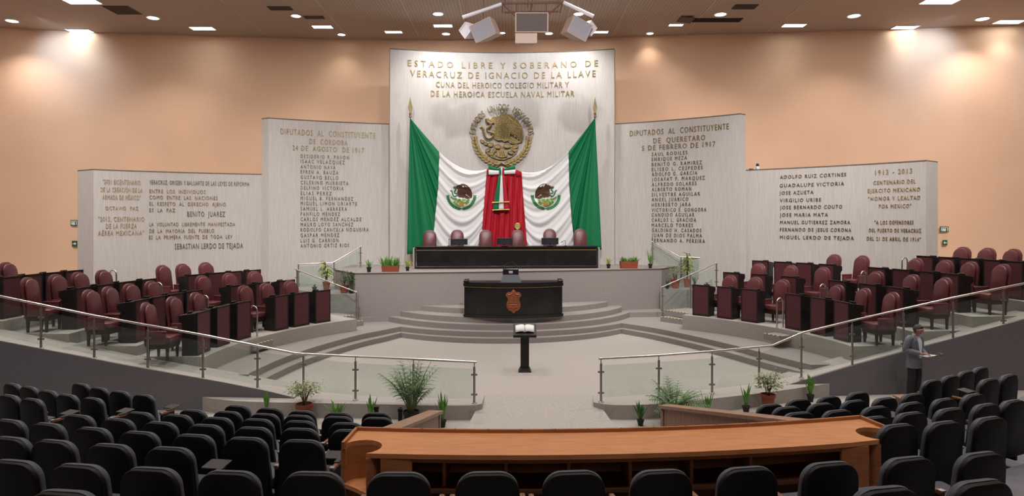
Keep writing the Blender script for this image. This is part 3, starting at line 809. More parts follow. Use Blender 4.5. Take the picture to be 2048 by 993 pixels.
for a, b, m in ((998, 1001.5, FGREEN), (1001.5, 1005, FWHITE), (1005, 1008, FRED)):
    rib('knot', [(a, 336), (a + .4, 352)], [(b, 336), (b, 352)], m, .36)
for a0, b0, a1, b1, m in ((997, 1001, 985.5, 997, FGREEN), (1001, 1005, 997, 1008, FWHITE), (1005, 1009, 1008, 1019, FRED)):
    rib('tail', [(a0, 351), (lerp(a0, a1, .6), 390), (a1, 421)], [(b0, 351), (lerp(b0, b1, .6), 390), (b1, 420)], m, .34)
for y in (405, 420):
    bm = new_bm(); tube(bm, [W3(984.5, y + .8, DD - .30), W3(1002, y, DD - .31), W3(1019, y - .6, DD - .30)], .028, 6); obj('fringe', bm, GOLD, bow, False, False)
br = thing('gold_crest', 'small gold crest pinned low on the red cloth', 'ornament', W3(1035, 452.5, DD - .145))
bm = new_bm(); plate(bm, ell(0, 0, .11, .11, 0, 18), -.02, .0); tube(bm, [(.12 * math.cos(t * PI / 8), -.02, .12 * math.sin(t * PI / 8)) for t in range(17)], .015, 6); obj('disc', bm, GOLD, br)
bm = new_bm(); shape(bm, BODY, .11, -1, -.04, -.02); shape(bm, WING, .11, -1, -.035, -.02); obj('eagle', bm, BRASS2, br)
bm = new_bm(); box(bm, (0, -.01, -.16), (.05, .02, .08)); obj('ribbon', bm, GOLD, br)
for px, lab, sx in ((820.5, 'left brass-tipped flagpole carrying the green cloth', -1), (1190, 'right brass-tipped flagpole carrying the green cloth', 1)):
    d = DD - .02; t = thing('flagpole', lab, 'flagpole', (X(px, d), d, PZ))
    top = ZP(236, d) - PZ
    bm = new_bm(); cyl(bm, (0, .12, 0), (0, 0, top + .05), .022); obj('pole', bm, GOLD, t)
    k = d / F
    bm = new_bm(); lathe(bm, [(.03, top), (.06, top + .03), (.045, top + .1), (.05, top + 10 * k)], seg=12); obj('collar', bm, BRASS, t)
    zt = ZP(194.5, d) - PZ; z0 = top + 8 * k
    bm = new_bm(); plate(bm, [(-.02, z0), (.02, z0), (.085, lerp(z0, zt, .38)), (0, zt), (-.085, lerp(z0, zt, .38))], -.03, .03); obj('spear_tip', bm, BRASS, t)
    bm = new_bm(); lathe(bm, [(.16, 0), (.16, .03), (.05, .06), (.03, .2)], (0, .12, 0)); obj('base', bm, GOLD, t)

# ------------------------------------------------------------------ presidium table, its chairs and things on it
ta, tb = GP(832, 538.6, PZ), GP(1193.5, 537, PZ)
tdir = (tb - ta).normalized(); trz = math.atan2(tdir.y, tdir.x); tw = (tb - ta).length
tbl = thing('presidium_table', 'long polished black presidium table with a gold line, on the platform', 'table', (ta + tb) / 2, trz)
TH = .86
bm = new_bm(); box(bm, (0, .03, TH / 2), (tw - .04, .05, TH - .02)); obj('front_panel', bm, BLACKP, tbl)
bm = new_bm(); rbox(bm, (0, .32, TH - .03), (tw + .06, .72, .06), .012); obj('tabletop', bm, BLACKP, tbl)
bm = new_bm(); box(bm, (0, .0, TH - .15), (tw - .02, .012, .016)); obj('gold_line', bm, GOLD, tbl)
bm = new_bm(); rbox(bm, (0, .01, .05), (tw + .02, .08, .10), .01); obj('plinth', bm, BLACKP, tbl)
for s in (-1, 1):
    bm = new_bm(); rbox(bm, (s * (tw / 2 + .09), .33, .40), (.06, .66, .80), .015); e = obj('end_panel', bm, mat('grey_acrylic', (.36, .345, .33), .4), tbl); e['label'] = 'grey end panel'
    bm = new_bm(); box(bm, (s * (tw / 2 - .05), .34, .4), (.05, .6, .78)); obj('side_panel', bm, BLACKP, tbl)

def rounded_back(bm, w0, w1, z0, z1, r, layers, lean=0.0, n=8, curve=0.0):
    """upholstered slab: outline narrows from w0 to w1, top corners rounded with r; layers=[(y, inset)]"""
    out = [(-w0 / 2, z0), (w0 / 2, z0)]
    for k in range(n + 1):
        a = PI / 2 * k / n; out.append((w1 / 2 - r + r * math.cos(a), z1 - r + r * math.sin(a)))
    for k in range(n + 1):
        a = PI / 2 + PI / 2 * k / n; out.append((-w1 / 2 + r + r * math.cos(a), z1 - r + r * math.sin(a)))
    cz = (z0 + z1) / 2; rings = []
    for y, ins in layers:
        ring = []
        for x, z in out:
            sx = 1 - ins / (w0 / 2); sz = 1 - ins / ((z1 - z0) / 2)
            xx, zz = x * sx, cz + (z - cz) * sz
            ring.append(bm.verts.new((xx, y - lean * (zz - z0) - curve * xx * xx, zz)))
        rings.append(ring)
    m = len(out)
    for a, b in zip(rings, rings[1:]):
        for k in range(m): bm.faces.new((a[k], a[(k + 1) % m], b[(k + 1) % m], b[k]))
    bm.faces.new(rings[0][::-1]); bm.faces.new(rings[-1])

def leather_chair():
    t = thing('leather_armchair', '', 'chair')
    bm = new_bm(); rounded_back(bm, .46, .46, .44, 1.15, .20, [(-.20, 0.03), (-.17, 0), (-.145, .005), (-.12, .05)], .16); obj('backrest', bm, MAROON, t, True)
    bm = new_bm(); rounded_back(bm, .52, .50, .30, 1.19, .22, [(-.275, .03), (-.255, 0), (-.215, 0), (-.20, .02)], .16); obj('back_shell', bm, MAROON, t, True)
    bm = new_bm(); rbox(bm, (0, .05, .43), (.50, .50, .12), .035); obj('seat', bm, MAROON, t, True)
    bm = new_bm(); rbox(bm, (0, .03, .315), (.56, .50, .13), .01); obj('seat_frame', bm, WOODDK, t)
    for s in (-1, 1):
        bm = new_bm(); rbox(bm, (s * .28, .02, .60), (.06, .42, .05), .02); rbox(bm, (s * .28, .02, .47), (.045, .40, .24), .015); obj('armrest', bm, MAROON, t, True)
        for f in (-.19, .23):
            bm = new_bm(); v = box(bm, (s * .24, f, .14), (.06, .06, .28))
            for q in v:
                if q.co.z < .1: q.co.x = s * .24 + (q.co.x - s * .24) * .7; q.co.y = f + (q.co.y - f) * .7
            obj('leg', bm, WOODDK, t)
    return t
lc0 = leather_chair()
lc_used = [False]
def place_leather(loc, rz, label, group, scale=(1, 1, 1.075)):
    if not lc_used[0]:
        lc_used[0] = True; r = lc0; r.location = loc; r.rotation_euler = (0, 0, rz); r['label'] = label; r['group'] = group
        if scale: r.scale = scale
        return r
    return dup(lc0, loc, rz, label, group, scale)
for i, (px, py) in enumerate([(858.5, 461), (914, 460), (972, 460), (1036.5, 460), (1101.5, 458), (1163, 458)]):
    d = 25.66 + .0011 * (px - 1012)
    place_leather((X(px, d), d, PZ), PI + trz, f'maroon leather armchair behind the presidium table, {ORD[i]} of six from the left', 'six armchairs behind the presidium table', (1.05, 1.0, (ZP(py, d) - PZ) / 1.19))
for i, (l, r, y0, y1, nm) in enumerate([(902, 935, 478, 493, 'left'), (993.5, 1025, 476.5, 492, 'middle'), (1083, 1117, 476, 491, 'right')]):
    d = 24.7 + .001 * (l - 900); k = d / F; z0 = PZ + TH
    t = thing('monitor', f'black desktop monitor seen from behind, {nm} one of three on the presidium table', 'monitor', (X((l + r) / 2, d), d, z0), trz, 'monitors on the presidium table')
    wd = (r - l) * k; zt = ZP(y0, d) - z0
    bm = new_bm(); rbox(bm, (0, 0, zt / 2 + .03), (wd, .05, zt - .06), .012); obj('housing', bm, SCREENB, t)
    bm = new_bm(); box(bm, (0, .03, zt / 2 + .03), (wd * .94, .008, (zt - .06) * .9)); obj('screen', bm, SCREENB, t)
    bm = new_bm(); rbox(bm, (0, .02, .012), (.26, .18, .02), .006); box(bm, (0, .015, .06), (.06, .03, .1)); obj('stand', bm, SCREENB, t)
    bm = new_bm()
    for q in range(4): box(bm, (0, -.027, zt * .3 + q * zt * .12), (wd * .6, .006, .012))
    obj('vent_grille', bm, mat('monitor_vent', (.03, .034, .045), .5), t)
def gooseneck(loc, pts, label, grp=None):
    t = thing('gooseneck_microphone', label, 'microphone', loc, 0, grp)
    bm = new_bm(); lathe(bm, [(.05, 0), (.05, .015), (.02, .03)], seg=12); obj('base', bm, SCREENB, t)
    bm = new_bm(); tube(bm, [Vector(p) for p in catmull(pts, 5)], .009, 6); obj('neck', bm, mat('mic_neck', (.10, .085, .08), .4, .6), t)
    bm = new_bm(); e = Vector(pts[-1]); dv = (e - Vector(pts[-2])).normalized(); tube(bm, [e, e + dv * .03, e + dv * .07], [.012, .018, .014], 8); obj('capsule', bm, SCREENB, t)
d = 24.75
gooseneck((X(1131, d), d, PZ + TH), [(0, 0, .02), (0, 0, .16), (-.05, 0, .22), (-.11, -.02, .18)], 'thin gooseneck microphone near the right end of the presidium table')
gooseneck((X(897.5, d), d, PZ + TH), [(0, 0, .02), (0, 0, .14), (.01, 0, .22)], 'thin gooseneck microphone beside the left monitor on the presidium table')

# ------------------------------------------------------------------ rostrum
RZ = LZ[3]
ra, rm, rb = Vector((X(928.5, 21.45), 21.45)), Vector((X(1027, 21.12), 21.12)), Vector((X(1124.5, 21.6), 21.6))
rost = thing('rostrum', 'curved black lacquered rostrum with a carved crest, top of the steps', 'rostrum', (rm.x, rm.y, RZ))
def shell(off_f, off_b, ext):
    f = circ3(ra, rm, rb, 20); c = (ra + rb) / 2; n = Vector((-(rb - ra).y, (rb - ra).x)).normalized()
    u = (rb - ra).normalized()
    f = [p - n * off_f + u * ext * (2 * i / 20 - 1) for i, p in enumerate(f)]
    return [p - rm for p in f] + [p - rm for p in [rb + n * off_b + u * ext, ra + n * off_b - u * ext]]
RH = ZP(565.5, 21.3) - RZ
# hollow behind: the front shell, two flanks and the top
fr = shell(0, .60, 0)
bm = new_bm(); front_pts = fr[:21]; inner = [p + Vector((0, .08)) for p in front_pts[::-1]]; prism(bm, front_pts + inner, 0, RH - .12); obj('front_panel', bm, BLACKP, rost, False)
for s, p in ((-1, ra), (1, rb)):
    q = p - rm; bm = new_bm(); box(bm, (q.x - s * .03, q.y + .34, (RH - .12) / 2), (.06, .60, RH - .12)); obj('side_panel', bm, BLACKP, rost)
bm = new_bm(); prism(bm, shell(.05, .62, .03), RH - .13, RH - .035); obj('top_moulding', bm, BLACKP, rost)
bm = new_bm(); prism(bm, shell(.02, .62, .0), RH - .035, RH); obj('top', bm, BLACKP, rost)
for s, p in ((-1, ra), (1, rb)):
    q = p - rm; bm = new_bm(); rbox(bm, (q.x - s * .05, q.y + .30, RH + .02), (.16, .62, .07), .015); obj('top_wing', bm, BLACKP, rost)
bm = new_bm(); prism(bm, shell(.06, .0, .03), .03, .09); obj('base_moulding', bm, BLACKP, rost)
bm = new_bm(); prism(bm, shell(.035, .0, .02), 0, .03); obj('plinth', bm, BLACKP, rost)
bm = new_bm(); prism(bm, shell(.008, -.01, .0), RH - .165, RH - .15); obj('gold_line', bm, GOLD, rost)
CRW = mat('carved_copper_wood', (0.30, 0.095, 0.04), .42, .3, noise=(30, .3))
crest = [(0, .36), (.035, .345), (.05, .31), (.085, .30), (.10, .27), (.14, .285), (.19, .27), (.245, .225), (.255, .17), (.215, .13), (.185, .09), (.19, .03), (.22, -.03), (.23, -.12), (.205, -.20), (.15, -.26), (.07, -.295), (.04, -.33), (0, -.355)]
full = crest + [(-x, z) for x, z in crest[-2:0:-1]]
cz = ZP(604, 21.05) - RZ
bm = new_bm(); plate(bm, [(x + .0, z * 1.10 + cz) for x, z in full], -.045, .02); sh = obj('crest', bm, CRW, rost); sh['label'] = 'carved copper-brown coat of arms'
bm = new_bm()
e_ = [(x * .80, -.05, z * .92 + cz - .02) for x, z in full]; tube(bm, e_ + e_[:1], .014, 6)
for z in (-.02, -.10): tube(bm, [(-.13, -.055, cz + z), (.13, -.055, cz + z)], .012, 6)
for x in (-.07, 0, .07): box(bm, (x, -.055, cz + .045), (.03, .03, .11))
box(bm, (0, -.055, cz + .03), (.20, .025, .025)); lathe(bm, [(.02, .28), (.045, .31), (.03, .34), (.01, .38)], (0, -.03, cz), 8)
for s in (-1, 1):
    tube(bm, [(s * .05, -.055, cz + .26), (s * .12, -.06, cz + .22), (s * .18, -.055, cz + .24), (s * .21, -.05, cz + .19), (s * .16, -.055, cz + .15)], .02, 6)
    tube(bm, [(s * .02, -.055, cz - .20), (s * .09, -.06, cz - .17), (s * .15, -.055, cz - .19)], .016, 6)
tube(bm, [(0, -.055, cz - .16), (.05, -.055, cz - .22), (0, -.055, cz - .27), (-.05, -.055, cz - .22), (0, -.055, cz - .16)], .014, 6)
obj('crest_relief', bm, CRW, sh)
# reading stand on the rostrum
d = 21.5; k = d / F
rs = thing('reading_stand', 'dark blue-black sloped reading stand with a small screen block on the rostrum', 'reading stand', (X(1021.5, d), d, RZ + RH))
zt, zb = ZP(550, d) - RZ - RH, 0
bm = new_bm(); a = [bm.verts.new(p) for p in [(-.34, -.12, 0), (.36, -.12, 0), (.36, .18, 0), (-.34, .18, 0), (-.25, .02, zt), (.25, .02, zt), (.25, .18, zt), (-.25, .18, zt)]]
for f in ((0, 1, 2, 3), (4, 5, 6, 7), (0, 1, 5, 4), (1, 2, 6, 5), (2, 3, 7, 6), (3, 0, 4, 7)): bm.faces.new([a[i] for i in f])
obj('sloped_body', bm, mat('stand_blue_black', (.014, .019, .034), .4), rs)
z2 = ZP(541, d) - RZ - RH
bm = new_bm(); rbox(bm, (0, .10, (zt + z2) / 2 + .02), (.50, .14, z2 - zt + .06), .015); obj('screen_block', bm, BLACKP, rs)
bm = new_bm(); box(bm, (0, .025, (zt + z2) / 2 + .01), (.13, .012, .08)); p_ = obj('name_label', bm, mat('grey_label', (.42, .42, .44), .5), rs); p_['label'] = 'pale grey label'
for s in (-1, 1):
    zg = ZP(527, d) - RZ - RH
    gooseneck((X(1021.5 + s * 15.5, d), d + .14, RZ + RH), [(0, 0, .02), (0, 0, z2 * .8), (-s * .02, -.01, z2 + .1), (-s * .10, -.03, zg - .04), (-s * .16, -.06, zg)], f'gooseneck microphone curving up from the {"left" if s < 0 else "right"} side of the rostrum stand')

# ------------------------------------------------------------------ lectern on the chamber floor
lp = GP(1049.5, 743, 0); d = lp.y; k = d / F
lec = thing('lectern', 'slim black lectern with an open white book, on the chamber floor', 'lectern', lp)
bm = new_bm(); vs = box(bm, (0, 0, .05), (26 * k, .34, .10))
for v in vs:
    if v.co.z > .05: v.co.x *= .72; v.co.y *= .72
obj('base', bm, BLACKW, lec)
zc = ZP(672, d)
bm = new_bm(); rbox(bm, (0, 0, (zc + .08) / 2), (17 * k, .18, zc - .06), .008); obj('column', bm, BLACKW, lec)
sl = .62
bm = new_bm(); rbox(bm, (0, 0, 0), (46 * k, .40, .06), .012, rx=sl); 
bmesh.ops.translate(bm, verts=bm.verts, vec=(0, .02, zc + .13)); obj('tray', bm, BLACKW, lec)
bm = new_bm(); rbox(bm, (0, -.15, zc + .01), (46 * k, .05, .07), .012); obj('lip', bm, BLACKW, lec)
bm = new_bm(); box(bm, (0, .30, 0), (46 * k, .02, .20)); 
bmesh.ops.translate(bm, verts=bm.verts, vec=(0, -.09, zc + .29)); obj('glass_screen', bm, GLASS, lec)
PAPER = mat('white_paper', (.78, .79, .80), .6)
bk = thing('open_book', 'open white book lying on the slim black lectern', 'book', lp + Vector((0, -.0, zc + .17)))
bk.rotation_euler = (sl, 0, 0)
for s in (-1, 1):
    bm = new_bm()
    grid(bm, 8, 2, lambda u, v: (s * u * .24, (v - .5) * .24 + .0, .012 + .035 * math.sin(PI * (u ** .6))))
    o = obj('page', bm, PAPER, bk, True); md = o.modifiers.new('thickness', 'SOLIDIFY'); md.thickness = .012

# ------------------------------------------------------------------ railings
def railing(label, hand, posts, top_gap=.10, foot=True, clamps=True, rail_r=.026, glass=(.10, .10), flat=False):
    """hand: world points of the handrail; posts: (base point, top z); glass between neighbours"""
    hand = [Vector(p) for p in hand]; posts = [(Vector(b), z) for b, z in posts]
    t = thing('glass_railing', label, 'railing', posts[0][0])
    bm = new_bm(); tube(bm, hand, rail_r, 10); obj('handrail', bm, STEEL, t, True, False)
    for b, z in posts:
        bm = new_bm()
        if flat: box(bm, (b.x, b.y, (b.z + z) / 2), (.045, .03, z - b.z))
        else:
            cyl(bm, b, (b.x, b.y, z - .10), .027); cyl(bm, (b.x, b.y, z - .11), (b.x, b.y, z), .011, 8)
            if foot: lathe(bm, [(.055, 0), (.055, .012), (.03, .03)], b, 12)
        p = obj('post', bm, STEELD, t, True, False)
        if clamps:
            for q in (.22, .70):
                bm = new_bm(); box(bm, (b.x, b.y, lerp(b.z, z, q)), (.13, .035, .035)); obj('glass_clamp', bm, STEELD, p, False, True); bpy.context.view_layer.update
    for (b0, z0), (b1, z1) in zip(posts, posts[1:]):
        dv = (b1 - b0); u = Vector((dv.x, dv.y, 0)).normalized() * .05; n = Vector((-u.y, u.x, 0)).normalized() * .005
        a0, a1 = b0 + u, b1 - u
        bm = new_bm(); V = []
        for sgn in (-1, 1):
            V.append([bm.verts.new(Vector((a.x, a.y, zz)) + n * sgn) for a, zz in ((a0, b0.z + glass[0]), (a1, b1.z + glass[0]), (a1, z1 - glass[1] - .04), (a0, z0 - glass[1] - .04))])
        A, B = V; bm.faces.new(A); bm.faces.new(B[::-1])
        for i in range(4): bm.faces.new((A[i], B[i], B[(i + 1) % 4], A[(i + 1) % 4]))
        obj('glass_pane', bm, GLASS, t, False, False)
    return t
def fix_clamps():
    # clamps are built in world coordinates under posts whose own origin is their railing's base
    for o in list(SC.objects):
        if o.name.startswith('glass_clamp'):
            o.location = -o.parent.parent.location
def handz(hand, x):
    for a, b in zip(hand, hand[1:]):
        if min(a.x, b.x) - 1e-6 <= x <= max(a.x, b.x) + 1e-6: return lerp(a.z, b.z, (x - a.x) / (b.x - a.x))
    return hand[-1].z
hl = [W3(-70, 579.5, 14.45), W3(0, 593, 14.36), W3(188.5, 632, 14.28), W3(405, 670.5, 14.2), W3(592.6, 707.8, 14.08), W3(711, 713.5, 13.9), W3(830, 719, 13.72), W3(953, 725, 13.62)]
bl = [W3(-30, 675, 14.4), W3(82, 698, 14.33), W3(188.5, 718, 14.28), W3(295.5, 738.5, 14.24), W3(406, 758.5, 14.2), W3(515, 778, 14.14)] + [GP(607, 790, 0), GP(711, 801, 0), GP(827, 806, 0), GP(948.5, 808, 0)]
railing('long glass railing with steel handrail on the left, sloping down to the chamber floor', hl, [(b, handz(hl, b.x)) for b in bl])
hr = [W3(1197.7, 718, 13.72), W3(1317.6, 711.5, 14.06), W3(1424, 703.5, 14.45), W3(1543.7, 692, 15.0), W3(1604, 666.4, 15.32), W3(1704, 642, 15.45), W3(1906, 596, 15.72), W3(2048, 567.7, 15.92), W3(2120, 553, 16.0)]
br_ = [GP(1202, 805.5, 0), GP(1317.6, 797, 0), GP(1424, 788, 0), GP(1518, 776, 0), W3(1602.6, 757, 15.3), W3(1704.5, 733, 15.45), W3(1807, 708, 15.6), W3(1906, 684, 15.72), W3(2007, 661, 15.88), W3(2090, 641, 15.98)]
railing('long glass railing with steel handrail on the right, rising behind the standing man', hr, [(b, handz(hr, b.x)) for b in br_])
def small_rail(label, hand, posts):
    hand = [W3(*p) for p in hand]
    railing(label, hand, [(W3(px, py, d), handz(hand, X(px, d))) for px, py, d in posts], rail_r=.022, flat=True, glass=(.12, .06))
small_rail('short sloping stair railing by the left planted landing, nearer of two', [(589, 538.5, 23.2), (714.5, 585.5, 21.95)], [(594, 590, 23.1), (651, 626, 22.3), (713, 637, 21.95)])
small_rail('bent stair railing against the left concrete slab, behind the tall leafy plant', [(594.5, 529, 25.0), (666, 526, 25.05), (724, 492.5, 25.7)], [(597, 580, 25.0), (668, 570, 25.05), (721, 535.5, 25.65)])
small_rail('short sloping stair railing by the right planted landing, nearer of two', [(1322, 576, 23.2), (1434, 526.5, 24.4)], [(1325, 634, 23.2), (1381, 622, 23.8), (1433, 575, 24.4)])
small_rail('bent stair railing against the right concrete slab, behind the tall leafy plant', [(1303, 483, 26.5), (1360, 514.5, 25.8), (1430, 517, 25.6)], [(1305, 528, 26.5), (1362, 560, 25.8), (1428, 570, 25.6)])
fix_clamps()

# ------------------------------------------------------------------ deputies' desks and chairs on the tiers
def ray_tier(px, R):
    TC = TCS[-1 if px < CXP else 1]
    k = (px - CXP) / F
    A = k * k + 1; B = -2 * (k * TC.x + TC.y); C = TC.x ** 2 + TC.y ** 2 - R * R
    d = (-B + math.sqrt(B * B - 4 * A * C)) / (2 * A)
    return Vector((k * d, d))
def inward_rz(p):
    v = TCS[-1 if p.x < 0 else 1] - p; return math.atan2(-v.x, v.y)        # local +Y looks at the centre of the chamber
def desk(px0, px1, side, k, label, group):
    R = R0 + PITCH * k; a, b = ray_tier(px0, R), ray_tier(px1, R); m = (a + b) / 2; wd = (b - a).length
    rz = inward_rz(m)
    t = thing('deputy_desk', label, 'desk', (m.x, m.y, TZ[side][k]), rz, group)
    h = 1.0
    bm = new_bm(); box(bm, (0, -.02, h / 2 - .01), (wd - .05, .03, h - .06)); obj('front_panel', bm, MAROONP, t)
    for s in (-1, 1):
        bm = new_bm(); P = [(-.36, 0), (0, 0), (0, h - .02), (-.44, h - .10), (-.44, h - .20), (-.36, h - .26)]
        x0, x1 = (wd / 2 - .035, wd / 2) if s > 0 else (-wd / 2, -wd / 2 + .035)
        A = [bm.verts.new((x0, y, z)) for y, z in P]; B = [bm.verts.new((x1, y, z)) for y, z in P]
        bm.faces.new(A); bm.faces.new(B[::-1])
        for i in range(6): bm.faces.new((A[i], B[i], B[(i + 1) % 6], A[(i + 1) % 6]))
        obj('side_panel', bm, BLACKW, t)
    bm = new_bm(); rbox(bm, (0, -.225, h - .052), (wd - .01, .46, .026), .008, rx=.13); obj('desktop', bm, BLACKW, t)
    bm = new_bm(); box(bm, (0, -.012, h - .007), (wd, .046, .018)); obj('front_rim', bm, WOODDK, t)
    bm = new_bm(); box(bm, (0, -.012, .03), (wd - .075, .036, .06)); obj('kick_board', bm, WOODDK, t)
    bm = new_bm(); rbox(bm, (-wd * .12 * side, -.30, h - .035), (.20, .03, .11), .008, rx=-.75); tm = obj('voting_terminal', bm, SCREENB, t)
    bm = new_bm(); box(bm, (-wd * .12 * side, -.314, h - .027), (.16, .006, .08), rx=-.75); obj('screen', bm, SCREEN, tm)
    return t
TIERW = ['front', 'second', 'third', 'top']
SIDEW = {-1: 'left', 1: 'right'}
DESKS = {
 (-1, 0, 'near'): [(395, 421), (434.5, 460), (474.5, 502)], (-1, 0, 'far'): [(550, 577), (588, 619), (631, 661)],
 (-1, 1, 'near'): [(271, 299), (305, 332), (339, 367), (373, 406)], (-1, 1, 'far'): [(460, 492), (511, 540), (558, 590)],
 (-1, 2, 'near'): [(152, 182), (195, 228), (238, 270), (284, 313)], (-1, 2, 'far'): [(375, 411), (416, 450), (457, 484), (491, 522)],
 (-1, 3, 'near'): [(5, 44), (50, 86), (91, 127), (131, 167)],
 (1, 0, 'far'): [(1385, 1418), (1434, 1464), (1482, 1515)], (1, 0, 'near'): [(1570, 1602), (1620, 1651), (1667, 1697)],
 (1, 1, 'far'): [(1446, 1478), (1503, 1532), (1562, 1594)], (1, 1, 'near'): [(1657, 1692), (1718, 1753), (1772, 1808)],
 (1, 2, 'far'): [(1504, 1537), (1548, 1583), (1592, 1624), (1637, 1668)], (1, 2, 'near'): [(1736, 1771), (1784, 1820), (1837, 1868), (1882, 1918)],
 (1, 3, 'near'): [(1833, 1866), (1876, 1910), (1919, 1957), (1966, 2002), (2011, 2046)],
}
for (side, k, sec), lst in DESKS.items():
    for i, (a, b) in enumerate(lst):
        where = 'nearer the audience' if sec == 'near' else 'nearer the platform'
        desk(a, b, side, k, f'maroon-fronted black desk, {ORD[i]} from left in {TIERW[k]} {SIDEW[side]} row, {where}', f'{SIDEW[side]} deputies desks in the {TIERW[k]} row')
CHAIRS = {
 (-1, 0, 'near'): [291, 343, 391], (-1, 0, 'far'): [486, 531, 579],
 (-1, 1, 'near'): [176, 216, 257, 301], (-1, 1, 'far'): [402, 456, 508],
 (-1, 2, 'near'): [56, 109, 155, 205], (-1, 2, 'far'): [326, 364.5, 410],
 (-1, 3, 'near'): [14],
 (1, 0, 'far'): [1459, 1513, 1566], (1, 0, 'near'): [1675, 1729, 1786],
 (1, 1, 'far'): [1519, 1582, 1647], (1, 1, 'near'): [1755, 1826, 1891],
 (1, 2, 'far'): [1668, 1724], (1, 2, 'near'): [1832, 1893, 1942, 2006],
 (1, 3, 'near'): [1927, 1976, 2027],
}
for (side, k, sec), lst in CHAIRS.items():
    for i, px in enumerate(lst):
        p = ray_tier(px, R0 + PITCH * k + 1.04); rz = inward_rz(p)
        q = p + (TCS[side] - p).normalized() * .36
        where = 'nearer the audience' if sec == 'near' else 'nearer the platform'
        rz += random.uniform(-.10, .10)
        o = place_leather((q.x, q.y, TZ[side][k]), rz, f'maroon leather armchair, {ORD[i]} from left behind {TIERW[k]} {SIDEW[side]} desk row, {where}', f'{SIDEW[side]} deputies armchairs in the {TIERW[k]} row')
# hoop handrails at the aisle ends of the tiers
def hoop(px, py, side, k, label):
    R = R0 + PITCH * k - .02; p = ray_tier(px, R); z = TZ[side][k]
    rz = inward_rz(p)
    t = thing('hoop_handrail', label, 'handrail', (p.x, p.y, z), rz, 'hoop handrails on the tiers')
    bm = new_bm(); h = ZP(py, p.y) - z; h = max(.75, min(1.15, h)); r = .12
    pts = [(0, .16, 0), (0, .16, h - r)] + [(0, .04 + r * math.cos(a), h - r + r * math.sin(a)) for a in [PI * i / 8 for i in range(1, 8)]] + [(0, -.08, h - r), (0, -.08, 0)]
    tube(bm, pts, .022, 8); obj('tube', bm, WHITEM if False else STEEL, t, True)
    bm = new_bm(); lathe(bm, [(.045, 0), (.045, .01), (.02, .02)], (0, .16, 0), 10); lathe(bm, [(.045, 0), (.045, .01), (.02, .02)], (0, -.08, 0), 10); obj('foot_plate', bm, STEEL, t)
for px, py, s, k in [(504, 613, -1, 0), (407, 592, -1, 1), (314.5, 566, -1, 2), (224, 541, -1, 3), (1562, 597, 1, 0), (1648, 569, 1, 1), (1729.5, 543, 1, 2), (1811, 516, 1, 3)]:
    hoop(px, py, s, k, f'steel hoop handrail at the aisle end of the {TIERW[k]} {SIDEW[s]} row of desks')

# ------------------------------------------------------------------ auditorium chairs
def theatre_chair():
    t = thing('auditorium_chair', '', 'chair')
    bm = new_bm(); rounded_back(bm, .53, .47, .42, .955, .145, [(-.066, .003), (-.048, 0), (-.015, .010), (.015, .05)], .07, curve=-.25); obj('backrest', bm, SEATF, t, True)
    bm = new_bm(); rounded_back(bm, .535, .475, .22, .95, .145, [(-.100, .018), (-.094, .005), (-.082, 0), (-.060, .002)], .07, curve=-.25); obj('back_shell', bm, SHELL, t, True)
    bm = new_bm(); rounded_back(bm, .541, .481, .30, .944, .145, [(-.070, 0), (-.058, 0)], .07, curve=-.25); obj('side_light_rim', bm, SHELLS, t, True)  # thin rim coloured for the warm light along the chair edges
    bm = new_bm(); rbox(bm, (0, .24, .43), (.46, .46, .12), .04, rx=.06); obj('seat', bm, SEATF, t, True)
    for s in (-1, 1):
        bm = new_bm(); rbox(bm, (s * .282, .15, .612), (.048, .30, .045), .014); a = obj('armrest', bm, ARMW, t, True)
        bm = new_bm(); box(bm, (s * .282, .02, .631), (.05, .05, .014)); obj('arm_cap', bm, STEEL, a)
        bm = new_bm(); box(bm, (s * .282, .15, .36), (.045, .26, .50)); obj('arm_panel', bm, SHELL, t)
    bm = new_bm(); box(bm, (0, .15, .20), (.10, .14, .40)); rbox(bm, (0, .15, .015), (.40, .22, .03), .008); obj('pedestal', bm, SHELL, t)
    return t
def add_tablet(t, s):
    bm = new_bm(); rbox(bm, (s * .19, .34, .648), (.22, .18, .016), .005, rx=.12); box(bm, (s * .282, .22, .640), (.05, .16, .014))
    obj('writing_tablet', bm, TABLET, t)
tc0 = theatre_chair()
tc1 = dup(tc0, (0, 0, 0), 0, ''); add_tablet(tc1, 1)
